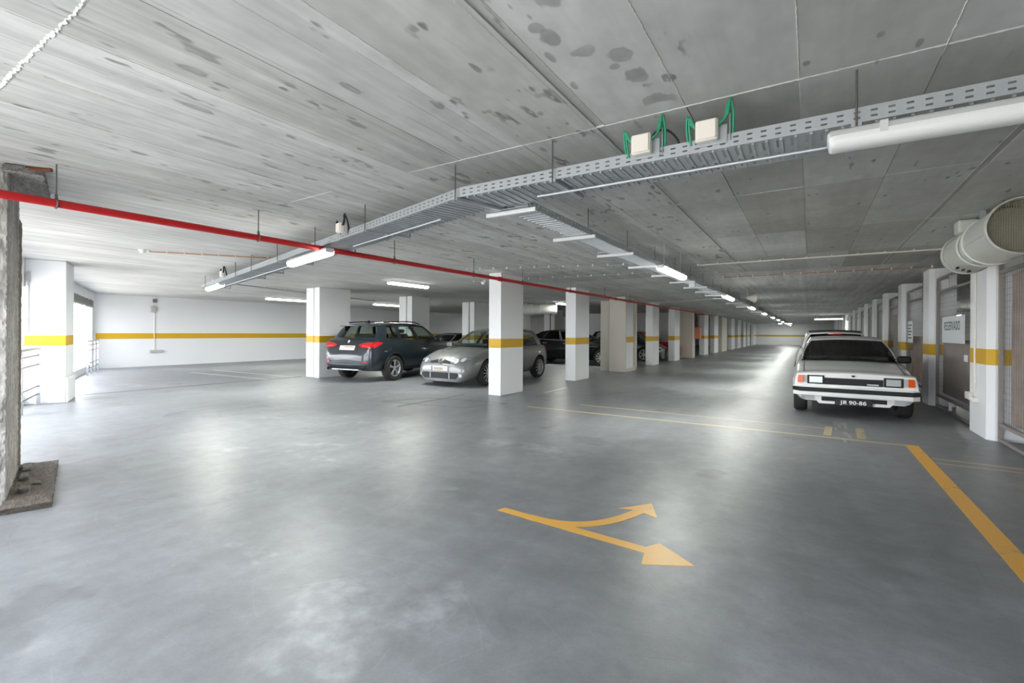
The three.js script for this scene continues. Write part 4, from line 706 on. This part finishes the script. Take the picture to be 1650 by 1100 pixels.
// dark SUV seen from behind
car('suv', 'dark blue grey SUV parked with its red tail lamps towards the open floor', {
  st: [[-2.24, 0.42, 0.50, 0.56, 0.56, 0.52, 0.70, 0.72], [-2.21, 0.36, 0.64, 0.71, 0.56, 0.68, 0.78, 0.80], [-2.15, 0.32, 0.72, 0.81, 0.58, 0.78, 0.93, 0.97], [-2.08, 0.30, 0.76, 0.86, 0.62, 0.82, 1.06, 1.11], [-1.95, 0.29, 0.79, 0.895, 0.66, 0.85, 1.12, 1.15], [-1.6, 0.28, 0.80, 0.91, 0.70, 0.86, 1.12, 1.13], [0, 0.26, 0.80, 0.91, 0.70, 0.855, 1.07, 1.07], [0.9, 0.26, 0.80, 0.91, 0.68, 0.85, 1.03, 1.04], [1.15, 0.26, 0.80, 0.91, 0.68, 0.84, 1.01, 1.06], [1.8, 0.26, 0.78, 0.89, 0.64, 0.78, 0.91, 0.98], [2.05, 0.26, 0.73, 0.83, 0.6, 0.72, 0.81, 0.87], [2.18, 0.27, 0.62, 0.70, 0.55, 0.60, 0.70, 0.75], [2.23, 0.32, 0.45, 0.52, 0.5, 0.45, 0.62, 0.64]],
  W: { zf: 1.33, zr: -1.34, r: 0.345, x: 0.80, w: 0.225, spokes: 5, twin: true, rim: 0.228 },
  g: { w0: 0.80, w1: 0.77, y0: 1.045, y1: 1.135, rw0: 0.63, rw1: 0.61, ry0: 1.50, rym: 1.565, ry1: 1.50, zc: 1.18, za: 0.84, zt: 0.40, zta: 0.24, zr: -2.06, zra: -1.90, zrt: -1.80, zrta: -1.66, crown: 0.035, pillars: [[0, 0.05], [0.36, 0.41, 1], [0.66, 0.70, 1], [0.88, 1]] },
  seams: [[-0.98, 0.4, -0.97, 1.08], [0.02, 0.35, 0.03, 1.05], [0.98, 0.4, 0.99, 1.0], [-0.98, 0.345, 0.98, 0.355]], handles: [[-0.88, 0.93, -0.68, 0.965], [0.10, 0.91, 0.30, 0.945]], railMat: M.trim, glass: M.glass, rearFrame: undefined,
}, paint(0x1c272e, 0.25, 0.36), [-10.57, 0, -10.43], Math.PI + 0.105, ({ t, on, both, sides, rect, rear, col }) => {
  const L = both('tail_lamp', [[0.38, 0.965], [0.50, 0.91], [0.78, 0.895], [0.84, 0.93], [0.83, 1.05], [0.62, 1.045], [0.42, 1.0]], 'b', 0.022, M.lampRed, 'red tail lamp');
  void L; both('tail_lamp_bar', [[0.50, 0.935], [0.74, 0.925], [0.76, 0.955], [0.52, 0.968]], 'b', 0.028, M.lampRedLight);
  sides('tail_lamp_side', [[-2.10, 0.90], [-1.98, 0.95], [-1.80, 1.03], [-1.95, 1.065], [-2.10, 1.05]], 0.012, M.lampRed, 'red lamp wrapping onto the wing');
  on('plate_recess', [[-0.36, 0.82], [0.36, 0.82], [0.33, 0.99], [-0.33, 0.99]], 'b', 0.006, M.trim); on('number_plate', rect(-0.26, 0.84, 0.26, 0.955), 'b', 0.02, M.plate, t, 'pale number plate'); on('plate_tan_patch', rect(-0.22, 0.905, 0.10, 0.94), 'b', 0.022, STD({ color: 0xb4a888, roughness: 0.5 }));  // tan patch laid on the number plate
  const e = on('emblem', disc(0, 1.065, 0.042), 'b', 0.018, M.chrome, t, 'round chrome emblem'); e.name = 'emblem'; on('emblem_field', disc(0, 1.065, 0.032), 'b', 0.02, STD({ color: 0xdfe6ee, roughness: 0.2 }), e);
  on('boot_crease', [[-0.66, 0.70], [0.66, 0.70], [0.74, 0.745], [-0.74, 0.745]], 'b', 0.012, col); on('boot_gap_shade', rect(-0.62, 0.765, 0.62, 0.772), 'b', 0.002, M.trim);  // boot gap is a dark strip painted for the shade of the groove
  on('lower_bumper', [[-0.60, 0.34], [0.60, 0.34], [0.70, 0.46], [0.55, 0.44], [-0.55, 0.44], [-0.70, 0.46]], 'b', 0.022, M.trim, t, 'black lower bumper');
  on('bumper_edge', [[-0.66, 0.455], [0.66, 0.455], [0.70, 0.48], [-0.70, 0.48]], 'b', 0.02, STD({ color: 0x4a5560, metalness: 0.4, roughness: 0.4 }));
  part('skid_plate', rb(0.95, 0.035, 0.16, 0.012, 0, 0.33, -2.19), M.alloy, t, 'silver skid plate'); part('exhaust', new THREE.CylinderGeometry(0.04, 0.04, 0.14, 20, 1, true).rotateX(Math.PI / 2).translate(0.57, 0.345, -2.23), M.chrome, t);
  both('reflector', rect(0.56, 0.515, 0.72, 0.55), 'b', 0.018, M.lampRed, 'red reflector'); both('bumper_vent', [[0.44, 0.60], [0.74, 0.66], [0.76, 0.58], [0.60, 0.56]], 'b', 0.012, col);
  part('spoiler', shellOf((a, v) => { const p = rear(a, 0.98); p.z -= v * 0.20; p.y += 0.012 - v * 0.03; return p; }, -0.96, 0.96, 0, 1, 14, 4, 0.03), col, t);
  part('aerial_fin', new THREE.ExtrudeGeometry(shapeOf([[0, 0], [0.16, 0], [0.03, 0.06]]), { depth: 0.03, bevelEnabled: true, bevelSize: 0.005, bevelThickness: 0.005, bevelSegments: 1 }).rotateY(Math.PI / 2).translate(-0.015, 1.575, -1.35), M.trim, t);
  for (const s of [-1, 1]) { part('roof_bar', tube([V(s * 0.60, 1.555, 0.1), V(s * 0.64, 1.605, -0.2), V(s * 0.645, 1.615, -0.8), V(s * 0.62, 1.58, -1.5)], 0.016, 24, 6), M.trim, t); for (const z of [1.33, -1.34]) part('arch_trim', new THREE.TorusGeometry(0.40, 0.022, 8, 28, Math.PI).rotateY(Math.PI / 2).translate(s * 0.895, 0.345, z), M.trim, t); }
  sides('sill_trim', rect(-0.92, 0.28, 0.92, 0.36), 0.012, M.trim); sides('wing_badge', rect(-1.76, 0.80, -1.66, 0.82), 0.006, M.alloy);
  doorMirror(t, 0.99, 1.10, 0.60, col); doorMirror(t, -0.99, 1.10, 0.60, col);
});

// silver hatchback facing the open floor, behind the first column
const hatch = {
  st: [[-2.10, 0.40, 0.50, 0.55, 0.55, 0.50, 0.66, 0.68], [-2.06, 0.32, 0.64, 0.70, 0.55, 0.66, 0.76, 0.80], [-1.95, 0.28, 0.72, 0.80, 0.58, 0.74, 0.90, 0.93], [-1.8, 0.26, 0.76, 0.85, 0.6, 0.77, 0.95, 0.97], [-1.3, 0.22, 0.78, 0.885, 0.62, 0.80, 0.955, 0.96], [0, 0.20, 0.78, 0.885, 0.6, 0.81, 0.925, 0.925], [0.75, 0.20, 0.78, 0.885, 0.58, 0.80, 0.905, 0.925], [1.0, 0.20, 0.78, 0.885, 0.58, 0.785, 0.885, 0.945], [1.45, 0.19, 0.77, 0.875, 0.56, 0.735, 0.815, 0.90], [1.75, 0.17, 0.74, 0.845, 0.52, 0.68, 0.735, 0.825], [1.95, 0.14, 0.68, 0.78, 0.46, 0.61, 0.655, 0.73], [2.06, 0.12, 0.58, 0.68, 0.40, 0.52, 0.58, 0.64], [2.10, 0.13, 0.46, 0.56, 0.36, 0.44, 0.50, 0.54]],
  W: { zf: 1.27, zr: -1.36, r: 0.315, x: 0.785, w: 0.205, spokes: 12, sw: 0.022, rim: 0.232 },
  g: { w0: 0.755, w1: 0.72, y0: 0.925, y1: 0.985, rw0: 0.57, rw1: 0.56, ry0: 1.36, rym: 1.425, ry1: 1.37, zc: 1.12, za: 0.76, zt: 0.24, zta: 0.06, zr: -1.86, zra: -1.70, zrt: -1.62, zrta: -1.50, crown: 0.03, pillars: [[0, 0.05], [0.46, 0.50, 1], [0.90, 1]] },
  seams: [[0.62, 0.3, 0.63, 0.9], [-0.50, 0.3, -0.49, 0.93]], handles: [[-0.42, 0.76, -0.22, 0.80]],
};
const plateBlue = STD({ color: 0x2b4fa0, roughness: 0.4 });
car('hatchback', 'silver grey hatchback facing the open floor behind a striped column', hatch, paint(0x7d7d7d, 0.3, 0.4), [-7.65, 0, -10.95], 0, ({ t, on, both, sides, rect, col }) => {
  both('headlamp', [[0.34, 0.565], [0.58, 0.585], [0.72, 0.63], [0.80, 0.72], [0.66, 0.735], [0.44, 0.69], [0.33, 0.62]], 'f', 0.012, PHY({ color: 0x8d9396, metalness: 0.4, roughness: 0.2, clearcoat: 1 }), 'clear headlamp cover');
  both('headlamp_lens', disc(0.47, 0.635, 0.055), 'f', 0.03, M.lens, 'round clear lamp'); both('headlamp_lens', disc(0.62, 0.665, 0.048), 'f', 0.03, M.lens, 'round clear lamp');
  both('grille', [[0.07, 0.575], [0.30, 0.565], [0.31, 0.615], [0.10, 0.665]], 'f', 0.008, M.trim, 'dark upper grille');
  on('emblem', [[0, 0.555], [0.048, 0.62], [0, 0.685], [-0.048, 0.62]], 'f', 0.03, M.chrome, t, 'chrome diamond emblem'); on('nose', [[-0.06, 0.54], [0.06, 0.54], [0.085, 0.70], [-0.085, 0.70]], 'f', 0.006, col);
  const p = on('number_plate', rect(-0.26, 0.385, 0.26, 0.495), 'f', 0.02, M.plate, t, 'pale number plate'); on('plate_band', rect(-0.26, 0.387, -0.225, 0.493), 'f', 0.022, plateBlue, p); on('plate_patch', rect(-0.19, 0.40, 0.10, 0.47), 'f', 0.022, STD({ color: 0xb9ab96, roughness: 0.5 }), p);
  on('lower_grille', [[-0.50, 0.20], [0.50, 0.20], [0.58, 0.29], [0.54, 0.345], [-0.54, 0.345], [-0.58, 0.29]], 'f', 0.012, M.trim, t, 'wide dark lower grille'); for (let y = 0.22; y < 0.34; y += 0.022) on('grille_slat', rect(-0.50, y, 0.50, y + 0.006), 'f', 0.018, M.dark);
  for (const x of [-0.3, 0.3]) on('grille_bar', rect(x - 0.008, 0.21, x + 0.008, 0.34), 'f', 0.02, M.alloy);
  both('fog_lamp', disc(0.62, 0.285, 0.042), 'f', 0.022, M.lens, 'round fog lamp');
  part('splitter', new THREE.ExtrudeGeometry(shapeOf([[-0.66, 0], [-0.5, 0.14], [0, 0.19], [0.5, 0.14], [0.66, 0], [0.6, -0.1], [-0.6, -0.1]]), { depth: 0.03, bevelEnabled: false }).rotateX(Math.PI / 2).translate(0, 0.165, 1.90), M.trim, t, 'dark chin spoiler');
  sides('tail_lamp_side', [[-2.0, 0.74], [-1.86, 0.76], [-1.80, 0.95], [-1.93, 0.92]], 0.012, M.lampRed, 'red tail lamp'); sides('sill', rect(-0.95, 0.22, 0.85, 0.27), 0.014, col);
  both('bonnet_crease', [[0.36, 1.05], [0.372, 1.05], [0.20, 1.98], [0.19, 1.98]], 't', 0.004, col); on('bonnet_gap_shade', [[0.66, 1.0], [0.668, 1.0], [0.60, 1.72], [0.592, 1.72]], 't', 0.001, M.trim);  // the gap line is a dark strip standing in for groove shade
  doorMirror(t, 0.93, 0.98, 0.60, col); doorMirror(t, -0.93, 0.98, 0.60, col);
  part('safety_vest', rb(0.05, 0.26, 0.2, 0.02, 0.14, 1.13, -0.2), STD({ color: 0xb7d33a, roughness: 0.7 }), t, 'lime green vest over a seat');
});

// black saloon beyond
const saloon = {
  st: [[-2.5, 0.42, 0.50, 0.56, 0.55, 0.52, 0.72, 0.74], [-2.45, 0.34, 0.66, 0.74, 0.58, 0.70, 0.84, 0.88], [-2.3, 0.28, 0.74, 0.84, 0.62, 0.78, 0.98, 1.02], [-1.8, 0.25, 0.79, 0.90, 0.66, 0.82, 1.03, 1.06], [0, 0.22, 0.80, 0.925, 0.64, 0.84, 1.0, 1.0], [1.0, 0.22, 0.80, 0.925, 0.62, 0.83, 0.96, 0.98], [1.3, 0.22, 0.80, 0.92, 0.62, 0.82, 0.93, 0.99], [2.0, 0.22, 0.77, 0.89, 0.58, 0.75, 0.83, 0.90], [2.3, 0.23, 0.70, 0.82, 0.54, 0.68, 0.73, 0.79], [2.45, 0.25, 0.60, 0.70, 0.5, 0.58, 0.63, 0.68], [2.5, 0.30, 0.48, 0.56, 0.46, 0.46, 0.55, 0.58]],
  W: { zf: 1.7, zr: -1.45, r: 0.34, x: 0.81, w: 0.22, spokes: 10, sw: 0.04 },
  g: { w0: 0.79, w1: 0.75, y0: 0.985, y1: 1.06, rw0: 0.58, rw1: 0.54, ry0: 1.36, rym: 1.43, ry1: 1.36, zc: 1.35, za: 1.0, zt: 0.45, zta: 0.30, zr: -2.05, zra: -1.75, zrt: -1.35, zrta: -1.2, pillars: [[0, 0.05], [0.38, 0.42, 1], [0.72, 0.75, 1], [0.90, 1]] },
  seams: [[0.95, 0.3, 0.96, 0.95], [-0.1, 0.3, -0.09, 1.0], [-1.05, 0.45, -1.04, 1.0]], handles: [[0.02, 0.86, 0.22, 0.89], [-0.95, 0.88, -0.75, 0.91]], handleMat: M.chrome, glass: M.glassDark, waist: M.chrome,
};
car('saloon', 'black saloon with chrome window line standing crosswise behind the silver hatchback', saloon, PHY({ color: 0x050608, roughness: 0.45, clearcoat: 0.12, clearcoatRoughness: 0.1, specularIntensity: 0.3 }), [-8.72, 0, -18.72], Math.PI / 2, ({ t, both, sides, rect }) => { both('tail_lamp', rect(0.45, 0.78, 0.72, 0.92), 'b', 0.02, M.lampRed, 'red tail lamp'); both('headlamp', rect(0.45, 0.62, 0.68, 0.72), 'f', 0.02, M.lens); sides('side_flash', rect(1.2, 0.76, 1.55, 0.785), 0.01, M.chrome); });

const small = (k = 1) => ({ ...hatch, st: hatch.st.map((s) => [s[0] * 0.92 * k, ...s.slice(1)]), W: { ...hatch.W, zf: 1.17 * k, zr: -1.22 * k, spokes: 6, sw: 0.05 }, g: { ...hatch.g, zc: 1.0, za: 0.68, zr: -1.7, zra: -1.56, zrt: -1.48, zrta: -1.38 }, glass: M.glassDark });
car('compact_car', 'dark blue compact car half hidden between the beige pier and a column', { ...small(), glass: M.glass }, paint(0x16222e, 0.3, 0.35), [-7.75, 0, -22.9], Math.PI / 2, ({ both, rect }) => { both('tail_lamp', rect(0.55, 0.66, 0.72, 0.85), 'b', 0.02, M.lampRed); both('headlamp', rect(0.4, 0.6, 0.62, 0.69), 'f', 0.02, M.lens); });
car('compact_car', 'red compact car half hidden behind a column down the row', { ...small(), glass: M.glass }, paint(0xb01518, 0.1, 0.35), [-7.75, 0, -25.83], Math.PI / 2, ({ both, on, rect, t }) => { both('tail_lamp', rect(0.55, 0.66, 0.72, 0.85), 'b', 0.02, M.lampRedLight); on('number_plate', rect(-0.26, 0.5, 0.26, 0.6), 'b', 0.02, M.plate, t); });
car('compact_car', 'pale car with dark roof and red brake light parked behind the white coupe', { ...small(), roofMat: M.trim, rearFrame: undefined }, paint(0xd9dada, 0.1, 0.4), [0.55, 0, -16.3], Math.PI, ({ t, on, both, rect, rear, col }) => {
  part('spoiler', shellOf((a, v) => { const p = rear(a, 0.98); p.z -= v * 0.16; p.y += 0.01 - v * 0.02; return p; }, -0.96, 0.96, 0, 1, 14, 4, 0.03), col, t);
  part('brake_light', rb(0.30, 0.035, 0.02, 0.008, 0, 1.345, -1.68), M.lampRedLight, t, 'red high brake light'); both('tail_lamp', rect(0.55, 0.66, 0.72, 0.85), 'b', 0.02, M.lampRed); on('number_plate', rect(-0.26, 0.5, 0.26, 0.6), 'b', 0.02, M.plate, t);
});
car('roadster', 'low silver car with a dark soft top parked near the long white wall', { ...small(), roofMat: M.trim, railMat: M.trim, g: { ...small().g, ry0: 1.20, rym: 1.25, ry1: 1.20, w0: 0.74 } }, paint(0xc4c7c9, 0.5, 0.3), [-14.3, 0, -17.0], 0, ({ both, rect }) => { both('headlamp', rect(0.4, 0.6, 0.62, 0.69), 'f', 0.02, M.lens); });

scene.traverse((o) => { if (o.isMesh) { o.castShadow = true; o.receiveShadow = true; } });
renderer.render(scene, camera);
